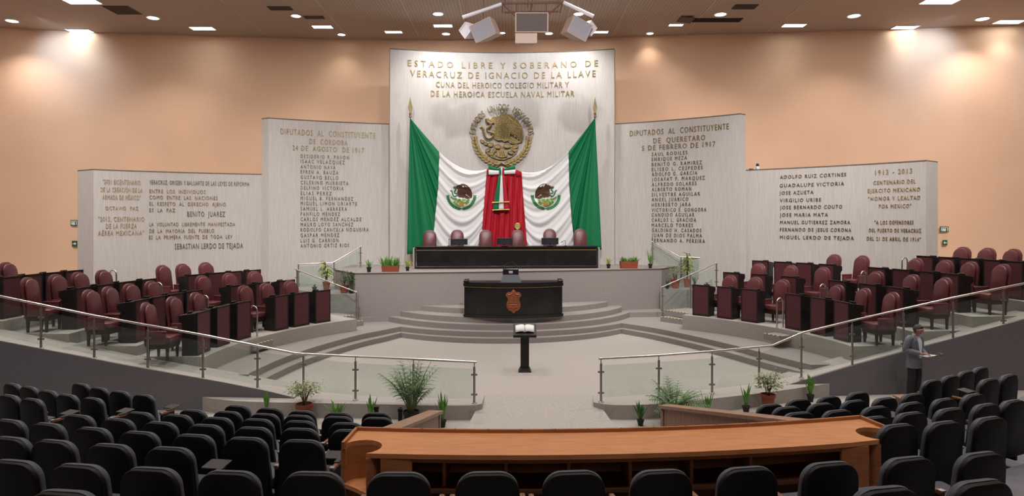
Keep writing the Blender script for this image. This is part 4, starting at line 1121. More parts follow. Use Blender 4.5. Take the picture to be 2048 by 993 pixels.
SEATS = {
 ('Z', 'left', 'nearest'): [(112, 991)], ('Z', 'right', 'nearest'): [(1785, 984), (1978, 970)],
 ('A', 'mid', ''): [(13, 928), (145, 936), (291, 943), (451, 950), (621, 952), (795, 953), (975, 952), (1150, 950), (1328, 948), (1503, 942), (1670, 932), (1829, 921.5), (1976, 912)],
 ('B', 'left', ''): [(8, 880), (97, 886), (210, 894), (331, 900.6)], ('B', 'right', ''): [(1805.6, 853.5), (1898.5, 848), (1990, 839)],
 ('C', 'left', ''): [(8, 844), (85, 851), (175, 860), (270, 868), (380, 874), (486, 880), (599, 885)], ('C', 'right', ''): [(1756, 837.7), (1830.5, 829), (1909, 820.7), (1982, 811.6), (2036, 804)],
 ('D', 'left', ''): [(149, 834), (228, 841.7), (313, 848), (404.5, 853.5), (501, 858.7), (595, 861), (696, 864)], ('D', 'right', ''): [(1604, 828.6), (1682.5, 824), (1760, 816.8), (1830.5, 808.4), (1897, 800.6), (1956, 791.4)], ('D', 'right', 'far'): [(1986, 760.5), (2025.5, 752)],
 ('E', 'left', 'far'): [(10, 793), (56, 800.5)], ('E', 'left', ''): [(272, 828), (348, 833), (428, 838.5), (509, 841.7), (595, 845.6), (689.5, 849.5)], ('E', 'right', ''): [(1580, 817), (1648.5, 810), (1715, 804), (1777, 798.5), (1832, 790.6)], ('E', 'right', 'far'): [(1871, 763), (1907.7, 754), (1939, 744.8), (1968, 737)],
 ('F', 'left', 'far'): [(18, 770), (51, 776), (89, 784), (128, 792), (178, 798.5)], ('F', 'left', ''): [(380, 823), (450, 826), (524.5, 830.7), (594, 834), (672.5, 836.4), (752, 838.5)], ('F', 'right', ''): [(1546, 811.6), (1602.6, 801.6), (1664, 795.8), (1722, 787.5)],
 ('G', 'left', 'far'): [(156, 769.7), (192, 778), (234, 785), (281.5, 792)], ('G', 'left', ''): [(470, 814), (535, 819), (600, 824.6), (674, 828.6), (751, 828.6)],
}
TABS = {('F', 'left', 'far', 4), ('E', 'left', '', 5), ('G', 'left', 'far', 3), ('E', 'left', 'far', 1), ('C', 'left', '', 6), ('C', 'right', '', 0), ('D', 'right', 'far', 0), ('E', 'right', 'far', 1), ('G', 'left', 'far', 1), ('C', 'right', '', 2), ('D', 'right', '', 3), ('B', 'left', '', 3)}
ROWN = {'Z': 'lowest row in view', 'A': 'full bottom row', 'B': 'second row up', 'C': 'third row up', 'D': 'fourth row up', 'E': 'fifth row up', 'F': 'sixth row up', 'G': 'topmost row by the plants'}
for (r, blk, sec), lst in SEATS.items():
    for i, (px, py) in enumerate(lst):
        z = ROWZ[r]; d = F * (H - z) / (py - YH); x = X(px, d)
        rz = math.atan(.062 * (x + .8))
        tab = (r, blk, sec, i) in TABS
        lab = ('auditorium chair with open tablet' if tab else 'plain black auditorium chair') + f', {ORD[i]} from left, {ROWN[r]}'
        if sec == 'far': lab += f', past {blk} aisle'
        elif sec == 'nearest': lab += f', {blk} corner'
        elif blk != 'mid': lab += f', {blk} of counter'
        # the centre of the backrest's top stands at (x, d); local +Y looks at the stage
        off = .15
        loc = (x + math.sin(-rz) * off, d + math.cos(rz) * off * 1.0, z - CH_H)
        o = dup(tc1 if tab else tc0, loc, rz, lab, f'auditorium chairs in the {ROWN[r]}')
for pr in (tc0, tc1):
    for ch in list(pr.children):
        for g in list(ch.children): bpy.data.objects.remove(g)
        bpy.data.objects.remove(ch)
    bpy.data.objects.remove(pr)

# ------------------------------------------------------------------ wooden counter
CZ = 1.60; CB = .78
fl, fm, fr_ = Vector((-1.44, 6.19)), Vector((1.1, 6.17)), Vector((3.74, 6.56))
kl, km, kr = Vector((-1.64, 6.87)), Vector((1.1, 6.83)), Vector((3.90, 7.28))
nl, nr = Vector((-1.475, 6.365)), Vector((3.80, 6.765)); NR = .20
cnt = thing('wooden_counter', 'long curved orange wood counter with scooped corners before the nearest row', 'counter', (1.1, 6.5, CB))
co = Vector((1.1, 6.5))
def notch(c, a0, a1, n=12): return [c + Vector((math.cos(math.radians(lerp(a0, a1, i / n))), math.sin(math.radians(lerp(a0, a1, i / n))))) * NR for i in range(n + 1)]
fcurve = circ3(fl, fm, fr_, 16); kcurve = circ3(kl, km, kr, 16)
top = notch(nl, 165, -65) + [p for p in fcurve[1:-1]] + notch(nr, 250, 20)[:] + [kr] + kcurve[::-1][1:-1] + [kl]
top = [p - co for p in top]
# notch runs clockwise at the left corner: from the left edge round the back to the front edge
bm = new_bm(); prism(bm, top, CZ - .045 - CB, CZ - CB); obj('countertop', bm, ORANGEW, cnt, False)
bm = new_bm()
for a, b in list(zip(kcurve, kcurve[1:])) + [(kl, Vector((-1.665, 6.40))), (kr, Vector((3.985, 6.85)))]:
    m_ = (a + b) / 2 - co; dv = b - a; box(bm, (m_.x, m_.y, CZ - CB + .0), (dv.length + .012, .028, .07), rz=math.atan2(dv.y, dv.x))
obj('raised_edge', bm, ORANGEE, cnt)
bm = new_bm(); prism(bm, [p - co for p in kcurve] + [p - co - Vector((0, .04)) for p in kcurve[::-1]], 0, CZ - CB - .045); obj('back_panel', bm, ORANGEE, cnt)
for c, a0, a1 in ((nl, 165, -65), (nr, 250, 20)):
    pts = notch(c, a0, a1); pts2 = [c + (p - c) * 1.12 for p in pts]
    bm = new_bm(); prism(bm, [p - co for p in pts] + [p - co for p in pts2[::-1]], 0, CZ - CB - .045); obj('scooped_side', bm, ORANGEE, cnt, False)
    bm = new_bm(); prism(bm, [p - co for p in pts] + [c - co + (Vector((-.06, -.05)) if c is nl else Vector((.06, -.05)))], CZ - CB - .42, CZ - CB - .38); obj('corner_shelf', bm, ORANGEW, cnt)
for a, b in ((kl, Vector((-1.665, 6.42))), (kr, Vector((3.985, 6.84)))):
    m_ = (a + b) / 2 - co; dv = b - a; bm = new_bm(); box(bm, (m_.x, m_.y, (CZ - CB - .045) / 2), (dv.length, .04, CZ - CB - .045), rz=math.atan2(dv.y, dv.x)); obj('end_panel', bm, ORANGEE, cnt)
inner_f = [p + Vector((0, .05)) for p in fcurve]
bm = new_bm(); ap = [p + Vector((0, .02)) for p in fcurve if -1.4 < p.x < 3.7]
prism(bm, [p - co for p in ap] + [p - co + Vector((0, .03)) for p in ap[::-1]], CZ - CB - .085, CZ - CB - .045); obj('front_apron', bm, ORANGEE, cnt)
SHD = mat('counter_inside_shade', (.10, .038, .018), .5, noise=(6, .2))  # counter wood darkened in colour for the shade inside
for x, wd in ((-1.10, .30), (3.43, .30)):
    y = min(fcurve, key=lambda p: abs(p.x - x)).y
    bm = new_bm(); box(bm, (x - co.x, y - co.y + .02, (CZ - CB - .05) / 2), (wd, .03, CZ - CB - .05), rz=-.03 if x < 0 else .14); obj('front_panel', bm, ORANGEE, cnt)
for px in (888, 1012, 1138, 1261, 1384, 1503):
    y = 6.30 + .05 * max(0, (px - 1150) / 400) ** 2 * 4; x = X(px, y)
    bm = new_bm(); box(bm, (x - co.x, y - co.y + .24, (CZ - CB - .06) / 2), (.03, .46, CZ - CB - .06)); obj('divider', bm, ORANGEE, cnt)
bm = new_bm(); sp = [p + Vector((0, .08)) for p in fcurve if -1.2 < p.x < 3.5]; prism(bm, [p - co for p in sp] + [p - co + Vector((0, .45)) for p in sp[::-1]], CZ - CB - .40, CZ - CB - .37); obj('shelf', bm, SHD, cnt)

# low boarded walls either side of the central passage
PLANK = stripes('plank_joint', (0.30, 0.155, 0.085), (0.12, 0.055, 0.03), 0, .15, .93, .5, .03)
def low_wall(a, b, za, zb, label, fz):
    a, b = Vector(a), Vector(b); dv = b - a; L = dv.length; rz = math.atan2(dv.y, dv.x)
    t = thing('boarded_low_wall', label, 'low wall', (a.x, a.y, fz), rz)
    bm = new_bm(); V = []
    for y in (-.07, .07): V.append([bm.verts.new((x, y, z)) for x, z in ((0, 0), (L, 0), (L, zb - fz - .05), (0, za - fz - .05))])
    A, B = V; bm.faces.new(A); bm.faces.new(B[::-1])
    for i in range(4): bm.faces.new((A[i], B[i], B[(i + 1) % 4], A[(i + 1) % 4]))
    obj('plank_wall', bm, PLANK, t)
    bm = new_bm(); V = []
    for z0 in (-.05, 0): V.append([bm.verts.new((x, y, z + z0)) for x, y, z in ((-.04, -.12, za - fz), (L + .02, -.12, zb - fz), (L + .02, .12, zb - fz), (-.04, .12, za - fz))])
    A, B = V; bm.faces.new(A[::-1]); bm.faces.new(B)
    for i in range(4): bm.faces.new((A[i], A[(i + 1) % 4], B[(i + 1) % 4], B[i]))
    obj('capping_board', bm, BROWNW, t)
    bm = new_bm(); box(bm, (.03, 0, (za - fz) / 2 - .03), (.08, .17, za - fz - .06)); obj('end_post', bm, BROWNW, t)
low_wall((-1.27, 10.8), (-1.55, 7.5), .66, 1.37, 'boarded wooden low wall with capping board left of the central passage', -.3)
low_wall((2.55, 10.8), (3.50, 7.55), .755, 1.49, 'boarded wooden low wall with capping board right of the central passage', -.3)
t = thing('row_end_post', 'brown wooden end post between seat rows, below the standing man', 'post', (X(1808, 10.9), 10.9, -.17))
bm = new_bm(); rbox(bm, (0, 0, .5), (.13, .30, 1.0), .01); obj('post', bm, BROWNW, t)
bm = new_bm(); rbox(bm, (0, 0, 1.015), (.18, .36, .03), .008); obj('cap', bm, BROWNW, t)
for px, y0, y1, d, lab in ((753, 813, 832, 11.5, 'short black post behind the front row, left of two'), (801, 817, 843, 11.35, 'short black post beside the left boarded wall, right of two')):
    t = thing('black_post', lab, 'post', (X(px, d), d, AISLE)); h = ZP(y0, d) - AISLE
    bm = new_bm(); rbox(bm, (0, 0, h / 2), (.07, .07, h), .006); obj('shaft', bm, BLACKW, t)
    bm = new_bm(); rbox(bm, (0, 0, h - .03), (.085, .085, .06), .008); obj('head', bm, BLACKW, t)
    bm = new_bm(); lathe(bm, [(.10, 0), (.10, .015), (.04, .03)]); obj('foot', bm, BLACKW, t)

# ------------------------------------------------------------------ plants
def blade(bm, base, dirv, L, wd, droop, n=6, fold=.3):
    """one strap leaf: base point, starting direction, length, width, droop"""
    p = Vector(base); dv = Vector(dirv).normalized(); side = dv.cross(Vector((0, 0, 1)))
    if side.length < .05: side = Vector((random.uniform(-1, 1), random.uniform(-1, 1), 0))
    side.normalize(); rows = []
    for i in range(n + 1):
        t = i / n; ww = wd * (math.sin(PI * min(1, .22 + .78 * t)) ** .8) * (1 if t < .99 else .05)
        up = side.cross(dv) * ww * fold
        rows.append((bm.verts.new(p - side * ww / 2 + up), bm.verts.new(p), bm.verts.new(p + side * ww / 2 + up)))
        dv = (dv + Vector((0, 0, -droop / n))).normalized(); p = p + dv * (L / n)
    for a, b in zip(rows, rows[1:]):
        bm.faces.new((a[0], a[1], b[1], b[0])); bm.faces.new((a[1], a[2], b[2], b[1]))
def leaf(bm, p, dv, L, wd):
    dv = Vector(dv).normalized(); s = dv.cross(Vector((0, 0, 1)))
    s = s.normalized() if s.length > .05 else Vector((1, 0, 0)); u = s.cross(dv) * .15 * L
    p = Vector(p)
    a = bm.verts.new(p); b = bm.verts.new(p + dv * L * .5 + s * wd / 2 + u); c = bm.verts.new(p + dv * L - Vector((0, 0, L * .15))); d_ = bm.verts.new(p + dv * L * .5 - s * wd / 2 + u); m_ = bm.verts.new(p + dv * L * .5)
    bm.faces.new((a, b, m_)); bm.faces.new((b, c, m_)); bm.faces.new((c, d_, m_)); bm.faces.new((d_, a, m_))
def pot(t, r, h, m, soil=True):
    bm = new_bm(); lathe(bm, [(r * .68, 0), (r * .95, h * .82), (r * 1.05, h * .82), (r * 1.08, h), (r * .94, h), (r * .9, h * .9)], seg=18); obj('pot', bm, m, t, True)
    bm = new_bm(); lathe(bm, [(.01, h * .86), (r * .9, h * .88), (r * .9, h * .91), (.01, h * .92)], seg=14); obj('soil', bm, SOIL, t)
def spiky(loc, label, hgt, pr, ph, n, wd, spread, m=LEAF1, potm=POTBLK, droop=.5, seed=1, cat='potted plant', name='potted_plant'):
    random.seed(seed); t = thing(name, label, cat, loc)
    pot(t, pr, ph, potm)
    bm = new_bm()
    for k in range(n):
        a = 2 * PI * k / n + random.uniform(-.3, .3); s = spread * random.uniform(.25, 1.0)
        L = (hgt - ph) * random.uniform(.65, 1.08)
        blade(bm, (.25 * pr * math.cos(a), .25 * pr * math.sin(a), ph * .9), (s * math.cos(a), s * math.sin(a), 1), L, wd * random.uniform(.8, 1.2), droop * random.uniform(.4, 1.2) * s)
    obj('leaves', bm, m, t, True)
    return t
def palm(loc, label, hgt, pr, ph, n, seed, m=LEAF2, wide=.30):
    random.seed(seed); t = thing('potted_palm', label, 'potted palm', loc)
    pot(t, pr, ph, POTBLK)
    bm = new_bm(); bs = new_bm()
    for k in range(n):
        a = 2 * PI * k / n + random.uniform(-.4, .4); s = random.uniform(.08, wide); L = (hgt - ph) * random.uniform(.70, 1.12)
        p = Vector((.3 * pr * math.cos(a), .3 * pr * math.sin(a), ph * .88)); dv = Vector((s * math.cos(a), s * math.sin(a), 1)).normalized(); pts = [p.copy()]
        N = 11
        for i in range(N):
            dv = (dv + Vector((math.cos(a) * .08 * s * 2, math.sin(a) * .08 * s * 2, -.075 * s * 2.2))).normalized(); p = p + dv * L / N; pts.append(p.copy())
            if i > 2:
                side = dv.cross(Vector((0, 0, 1))); side = side.normalized() if side.length > .02 else Vector((-math.sin(a), math.cos(a), 0))
                l = L * .34 * math.sin(PI * min(.97, .25 + .72 * (i / N)))
                for q in (-1, 1):
                    blade(bm, p, dv * .9 + side * q + Vector((0, 0, .15)), l, .020, .9, 3, .2)
        tube(bs, pts, [.009 - .0006 * i for i in range(len(pts))], 5)
    obj('fronds', bm, m, t, True); obj('stems', bs, mat('palm_stem', (.16, .20, .06), .6), t, True)
    return t
def shrub(loc, label, hgt, wd, pr, ph, n, seed, m=LEAFV, potm=TERRA, lsz=.07, clumps=5):
    random.seed(seed); t = thing('potted_shrub', label, 'potted shrub', loc)
    pot(t, pr, ph, potm)
    bs = new_bm(); bm = new_bm()
    for c in range(clumps):
        a = 2 * PI * c / clumps + random.uniform(-.4, .4); rr = wd / 2 * random.uniform(.25, .75); z = ph + (hgt - ph) * random.uniform(.35, .82)
        e = Vector((rr * math.cos(a), rr * math.sin(a), z)); b0 = Vector((random.uniform(-.03, .03), random.uniform(-.03, .03), ph * .88))
        tube(bs, [b0, b0.lerp(e, .5) + Vector((0, 0, .06)), e], [.014, .010, .006], 5)
        for k in range(n // clumps):
            q = Vector((random.gauss(0, 1), random.gauss(0, 1), random.gauss(0, .8))) * (hgt - ph) * .12
            p = e + q - Vector((0, 0, .04)); p.z = min(p.z, hgt)
            leaf(bm, p, (q.x + random.uniform(-.1, .1), q.y + random.uniform(-.1, .1), random.uniform(-.5, .5) * .1), lsz * random.uniform(.7, 1.3), lsz * .5)
    obj('foliage', bm, m, t); obj('stems', bs, mat('shrub_stem', (.12, .085, .04), .7), t, True)
    return t
def cane(loc, label, hgt, wd, pr, ph, seed, potm=TERRA, m=LEAF3):
    random.seed(seed); t = thing('potted_corn_plant', label, 'potted plant', loc)
    pot(t, pr, ph, potm)
    bs = new_bm(); bm = new_bm()
    for c in range(3):
        x, y = random.uniform(-.5, .5) * pr, random.uniform(-.4, .4) * pr; zt = hgt * (.55 + .16 * c)
        e = Vector((x * 1.4, y * 1.4, zt)); tube(bs, [(x, y, ph * .85), e], .016, 6)
        for k in range(26):
            a = random.uniform(0, 2 * PI); s = random.uniform(.4, 1.3); b = Vector((x, y, ph)).lerp(e, random.uniform(.45, 1.0))
            blade(bm, b, (s * math.cos(a), s * math.sin(a), .9), wd * random.uniform(.55, .95), .045, 2.0, 6)
    obj('leaves', bm, m, t, True); obj('stems', bs, mat('shrub_stem', (.12, .085, .04), .7), t, True)
    return t
def trough(loc, label, L, hgt, ph, rz, seed):
    random.seed(seed); t = thing('planter_box', label, 'planter', loc, rz)
    bm = new_bm(); V = []
    for (l, w_, z) in ((L * .92, .22, 0), (L, .27, ph), (L * .95, .23, ph), (L * .93, .21, ph * .85)):
        V.append([bm.verts.new((sx * l / 2, sy * w_ / 2, z)) for sx, sy in ((-1, -1), (1, -1), (1, 1), (-1, 1))])
    bm.faces.new(V[0][::-1]); bm.faces.new(V[-1])
    for A, B in zip(V, V[1:]):
        for i in range(4): bm.faces.new((A[i], A[(i + 1) % 4], B[(i + 1) % 4], B[i]))
    obj('trough', bm, TERRA, t)
    bm = new_bm(); box(bm, (0, 0, ph * .85), (L * .92, .20, .02)); obj('soil', bm, SOIL, t)
    bm = new_bm()
    for k in range(90):
        x = random.uniform(-.46, .46) * L; a = random.uniform(0, 2 * PI); s = random.uniform(.05, .7)
        blade(bm, (x, random.uniform(-.07, .07), ph * .85), (s * math.cos(a) + x / L * .7, s * math.sin(a), 1), (hgt - ph) * random.uniform(.55, 1.1), .032, random.uniform(.3, 1.5) * s)
    obj('grass_leaves', bm, LEAF1, t, True)
    return t
def at(px, d, z): return (X(px, d), d, z)
# in front of the kerbs, on the aisle floor
def tall(py, d, z=AISLE): return ZP(py, d) - z
spiky(at(533, 13.72, AISLE), 'small upright sword-leaved plant at the far left of the left kerb', tall(783, 13.72), .075, .13, 9, .05, .28, LEAF1, seed=11)
shrub(at(608, 13.5, AISLE), 'variegated leafy shrub in a terracotta pot before the left kerb', tall(750, 13.5), .80, .17, .33, 420, 12, lsz=.075, clumps=7)
spiky(at(674, 13.25, AISLE), 'low spreading aloe before the left kerb, one leaf slanting up', tall(797, 13.25), .08, .12, 13, .055, .85, LEAF1, seed=13)
spiky(at(742, 13.15, AISLE), 'upright sword-leaved plant behind the left short black post', tall(786, 13.15), .075, .13, 9, .05, .32, LEAF1, seed=14)
palm(at(822, 13.08, AISLE), 'tall feathery palm in a black pot before the left kerb', tall(728, 13.08), .16, .30, 38, 15, m=mat('palm_green', (.085, .19, .06), .5, noise=(7, .3)))
spiky(at(885, 13.0, AISLE), 'bright green sword-leaved plant in a small black pot left of the central passage', tall(784, 13.0), .075, .14, 11, .055, .36, LEAF1, seed=16)
spiky(at(1281, 13.1, AISLE), 'small drooping green plant in a black pot right of the central passage', tall(803, 13.1), .07, .12, 14, .045, .45, LEAF2, seed=17, droop=1.4)
palm(at(1349, 13.15, AISLE), 'bushy low palm behind the end of the right boarded wall', tall(752, 13.15), .16, .28, 42, 18, wide=.62, m=mat('palm_green', (.085, .19, .06), .5))
spiky(at(1415, 13.5, AISLE), 'thin sword-leaved plant right of the bushy palm', tall(776, 13.5), .07, .13, 8, .04, .33, LEAF1, seed=19)
spiky(at(1492, 14.0, AISLE), 'upright aloe in a black pot before the right kerb, left of the terracotta shrub', tall(767, 14.0), .08, .14, 9, .06, .30, LEAF1, seed=20)
shrub(at(1536, 14.15, AISLE), 'variegated bushy shrub in a terracotta pot before the right kerb', tall(729, 14.15), .55, .15, .36, 520, 21, lsz=.07, clumps=8)
spiky(at(1621, 14.85, AISLE), 'bright sword-leaved plant in a black pot at the right end of the right kerb', tall(746, 14.85), .08, .16, 12, .055, .34, LEAF1, seed=22)
# on the platform and its landings
spiky(at(738, 23.05, PZ), 'small green plant in a black pot, leftmost on the platform edge', tall(515, 23.05, PZ), .085, .18, 9, .05, .55, LEAF1, seed=23)
trough(at(781, 23.25, PZ), 'terracotta trough of grassy leaves on the left of the platform', .62, tall(509, 23.25, PZ), .22, trz, 24)
spiky(at(815, 23.6, PZ), 'pale green plant in a black pot beside the left end of the presidium table', tall(516, 23.6, PZ), .075, .15, 14, .035, .7, LEAF3, seed=25)
spiky(at(1217, 25.0, PZ), 'pale spider plant in a black pot beside the right end of the presidium table', tall(511, 25.0, PZ), .08, .16, 15, .035, .8, LEAF3, seed=26)
trough(at(1257.5, 24.95, PZ), 'terracotta trough of leafy greens on the right of the platform', .68, tall(510, 24.95, PZ), .27, trz, 27)
spiky(at(1300.5, 25.0, PZ), 'tall thin-leaved plant in a black pot, rightmost on the platform edge', tall(497, 25.0, PZ), .08, .17, 10, .04, .42, LEAF1, seed=28)
cane(at(653, 23.9, 1.31), 'tall pale-leaved plant in a terracotta pot on the left landing', tall(517, 23.9, 1.31), .42, .14, .30, 29)
shrub(at(688, 22.85, 1.31), 'grey-green shrub in a terracotta pot on the left landing', tall(540, 22.85, 1.31), .55, .16, .27, 200, 30, m=mat('leaf_grey_green', (.13, .18, .09), .6, noise=(15, .5)), lsz=.07)
shrub(at(703, 22.75, 1.31), 'dark green shrub in a black pot on the left landing by the platform', tall(538, 22.75, 1.31), .42, .10, .14, 200, 31, m=LEAF2, potm=POTBLK, lsz=.08)
spiky(at(629, 23.4, 1.31), 'tiny dark pot with a short plant, leftmost on the left landing', tall(567, 23.4, 1.31), .085, .16, 8, .04, .4, LEAF2, seed=32)
cane(at(1374, 25.2, 1.28), 'tall bright pale-leaved plant in a terracotta pot on the right landing', tall(497, 25.2, 1.28), .42, .13, .32, 33)
shrub(at(1351, 24.75, 1.28), 'pale spotted shrub in a terracotta pot on the right landing', tall(528, 24.75, 1.28), .55, .17, .33, 230, 34, m=LEAFV, lsz=.07)
spiky(at(1334.5, 24.62, 1.28), 'dark leafy plant in a small black pot at the platform corner on the right landing', tall(557, 24.62, 1.28), .075, .13, 12, .05, .5, LEAF2, seed=35)
spiky(at(1389, 24.75, 1.28), 'upright aloe on the right landing behind the end desk', tall(553, 24.75, 1.28), .10, .14, 9, .05, .35, LEAF2, seed=36)
spiky(at(1414, 24.85, 1.28), 'tiny pot with a short plant, rightmost on the right landing', tall(563, 24.85, 1.28), .085, .15, 8, .04, .4, LEAF2, seed=37)

# ------------------------------------------------------------------ hanging loudspeakers
SD = 20.0; sk = SD / F
SPKC = mat('beige_cabinet', (.50, .36, .31), .6); SPKW = mat('pale_cabinet', (.66, .63, .68), .5)
fr0 = thing('hanging_truss', 'dark red-brown steel truss hung from the ceiling with pale side arms above the loudspeakers', 'truss', W3(1063, 6, SD))
TR = mat('truss_red_brown', (.16, .07, .06), .5)
def loc_(px, py, dd=0.0): return W3(px, py, SD) + Vector((0, dd, 0)) - W3(1063, 6, SD)
bm = new_bm(); cyl(bm, loc_(1004, 7), loc_(1125, 5), .035, 8); cyl(bm, loc_(1008, 4, 1.0), loc_(1121, 2, 1.0), .03, 8)
for px in (1004, 1063, 1125): cyl(bm, loc_(px, 6), loc_(px, 4, 1.0), .025, 8)
cyl(bm, loc_(1004, 7), loc_(1030, 28, .2), .02, 6); cyl(bm, loc_(1125, 5), loc_(1098, 24, .2), .02, 6)
obj('beam', bm, TR, fr0)
for px in (1010, 1056, 1066, 1118):
    bm = new_bm(); p = loc_(px, 5, .5); cyl(bm, p, (p.x, p.y, CEIL - W3(1063, 6, SD).z), .012, 6); obj('hanger_rod', bm, TR, fr0)
for s, a, b in ((-1, (1003, 8), (925, 35)), (1, (1127, 5), (1187, 33))):
    bm = new_bm(); cyl(bm, loc_(*a), loc_(*b), .055, 10); obj('side_arm', bm, SPKW, fr0, True)
for px, py_, dd in ((930, 45, .3), (966, 45, .3), (1159, 42, .3), (1184, 41, .3)):
    bm = new_bm(); q = loc_(px, py_, dd); cyl(bm, q, (q.x, q.y, CEIL - W3(1063, 6, SD).z), .010, 6); obj('hanger_rod', bm, TR, fr0)
for px in (1033, 1093):
    bm = new_bm(); cyl(bm, loc_(px, 8), loc_(px, 27, .25), .010, 6); obj('hanger_rod', bm, TR, fr0)
def speaker(c, w_, h, dp, rot, label, mc, grille=GREYM, back=.6):
    t = thing('loudspeaker', label, 'loudspeaker', c); t.rotation_euler = rot
    bm = new_bm(); a = [bm.verts.new(p) for p in [(-w_ / 2, 0, -h / 2), (w_ / 2, 0, -h / 2), (w_ / 2, 0, h / 2), (-w_ / 2, 0, h / 2), (-w_ / 2 * back, dp, -h / 2 * .9), (w_ / 2 * back, dp, -h / 2 * .9), (w_ / 2 * back, dp, h / 2 * .9), (-w_ / 2 * back, dp, h / 2 * .9)]]
    for f in ((0, 1, 2, 3), (4, 5, 6, 7), (0, 1, 5, 4), (1, 2, 6, 5), (2, 3, 7, 6), (3, 0, 4, 7)): bm.faces.new([a[i] for i in f])
    obj('cabinet', bm, mc, t)
    bm = new_bm(); box(bm, (0, -.012, 0), (w_ * .95, .03, h * .93)); obj('grille', bm, grille, t)
    bm = new_bm()
    for s in (-1, 1): box(bm, (s * w_ * .485, -.01, 0), (w_ * .03, .05, h)); box(bm, (0, -.01, s * h * .48), (w_, .05, h * .04))
    obj('grille_frame', bm, mc, t)
    bm = new_bm()
    for s in (-1, 1): lathe(bm, [(.03, 0), (.03, .04), (.012, .06)], (s * w_ * .35, dp * .4, h / 2 * .95), 8)
    obj('hanging_point', bm, STEELD, t)
    return t
speaker(W3(1063.5, 45, SD), 66 * sk, 38 * sk, .55, (.22, 0, 0), 'wide double-cone loudspeaker with dark grille, middle of the hanging cluster', SPKC, mat('dark_grille', (.10, .075, .07), .7, noise=(120, .3)))
speaker(W3(1052.5, 73.5, SD) + Vector((0, .12, 0)), 44 * sk, 22 * sk, .4, (.1, 0, 0), 'plain beige box under the middle loudspeaker', SPKC, mat('beige_grille', (.50, .37, .32), .7))
speaker(W3(966, 60, SD), 48 * sk, 36 * sk, .75, (.25, -.30, -.45), 'angled left loudspeaker with grey grille in the hanging cluster', SPKC, mat('pale_grille', (.33, .31, .35), .6, noise=(120, .2)))
speaker(W3(1159, 57, SD), 46 * sk, 36 * sk, .75, (.25, .34, .45), 'angled right loudspeaker with grey grille in the hanging cluster', SPKC, mat('pale_grille', (.33, .31, .35), .6, noise=(120, .2)))
speaker(W3(930, 55, SD) + Vector((0, .3, 0)), 24 * sk, 24 * sk, .4, (.2, -.62, -.75), 'small white outermost loudspeaker on the left of the cluster', SPKW, SPKW, .8)
speaker(W3(1184, 51, SD) + Vector((0, .3, 0)), 22 * sk, 23 * sk, .4, (.2, .62, .75), 'small white outermost loudspeaker on the right of the cluster', SPKW, SPKW, .8)

# ------------------------------------------------------------------ exit signs and the camera on the slab
SIGNG = mat('sign_green', (.02, .11, .055), .5); SIGNW = mat('sign_white', (.72, .75, .70), .5)
def sign(px0, px1, y0, y1, d, label, arrow):
    k = d / F; wd, h = (px1 - px0) * k, (y1 - y0) * k
    t = thing('exit_sign', label, 'exit sign', W3((px0 + px1) / 2, (y0 + y1) / 2, d))
    bm = new_bm(); rbox(bm, (0, 0, 0), (wd, .03, h), .008); obj('plate', bm, SIGNG, t)
    bm = new_bm()
    if arrow:
        s = arrow; P = [(-.32, .06), (.05, .06), (.05, .2), (.36, 0), (.05, -.2), (.05, -.06), (-.32, -.06)]
        plate(bm, [(s * x * wd, z * h * 1.3) for x, z in (P if s > 0 else P[::-1])], -.022, -.012); obj('arrow', bm, SIGNW, t)
    else:
        for q in (-1, 1): box(bm, (q * wd * .36, -.018, 0), (wd * .08, .012, h * .66))
        box(bm, (0, -.018, h * .30), (wd * .72, .012, h * .12)); box(bm, (-wd * .05, -.018, -h * .1), (wd * .42, .012, h * .5)); obj('pictogram', bm, SIGNW, t)
sign(141, 155.5, 440.5, 452, 28.45, 'green exit sign with white pictogram on the peach wall, left of the left slabs', 0)
sign(144, 154.5, 482, 494, 28.45, 'small green arrow sign on the peach wall, under the left exit sign', 1)
sign(1880, 1897, 453.5, 464.5, 27.9, 'green exit sign with white pictogram on the peach wall, right of the right slabs', 0)
sign(1885, 1894.5, 480.5, 491.5, 27.9, 'small green arrow sign on the peach wall, under the right exit sign', -1)
p = A_RR.px(1518); t = thing('security_camera', 'small white camera standing on top of the outer right slab', 'camera', (p.x, p.y + .15, ZRR + .035))
bm = new_bm(); rbox(bm, (0, 0, .06), (.12, .12, .12), .02); obj('mount', bm, WHITEM, t)
bm = new_bm(); lathe(bm, [(.05, .12), (.06, .16), (.05, .21), (.02, .235)], seg=14); obj('dome', bm, SCREENB, t)
bm = new_bm(); rbox(bm, (-.24, 0, .02), (.14, .10, .04), .01); obj('junction_box', bm, mat('grey_box', (.2, .19, .18), .6), t)

# ------------------------------------------------------------------ the standing man
def skin_mesh(verts, edges, rad, sub=2, root=0):
    me = bpy.data.meshes.new('skin'); me.from_pydata([Vector(v) for v in verts], edges, [])
    o = bpy.data.objects.new('skin', me); COL.objects.link(o)
    o.modifiers.new('skin', 'SKIN').use_smooth_shade = True
    sl = me.skin_vertices[0].data
    for i, r in enumerate(rad): sl[i].radius = (r, r) if not isinstance(r, tuple) else r; sl[i].use_root = (i == root)
    s = o.modifiers.new('sub', 'SUBSURF'); s.levels = sub; s.render_levels = sub
    dg = bpy.context.evaluated_depsgraph_get(); dg.update()
    out = bpy.data.meshes.new_from_object(o.evaluated_get(dg)); bpy.data.objects.remove(o); bpy.data.meshes.remove(me)
    return out
class Sk:
    def __init__(s): s.v, s.e, s.r = [], [], []
    def add(s, p, r, parent=None):
        s.v.append(p); s.r.append(r); i = len(s.v) - 1
        if parent is not None: s.e.append((parent, i))
        return i
    def chain(s, pts, parent):
        for p, r in pts: parent = s.add(p, r, parent)
        return parent
d = 15.05
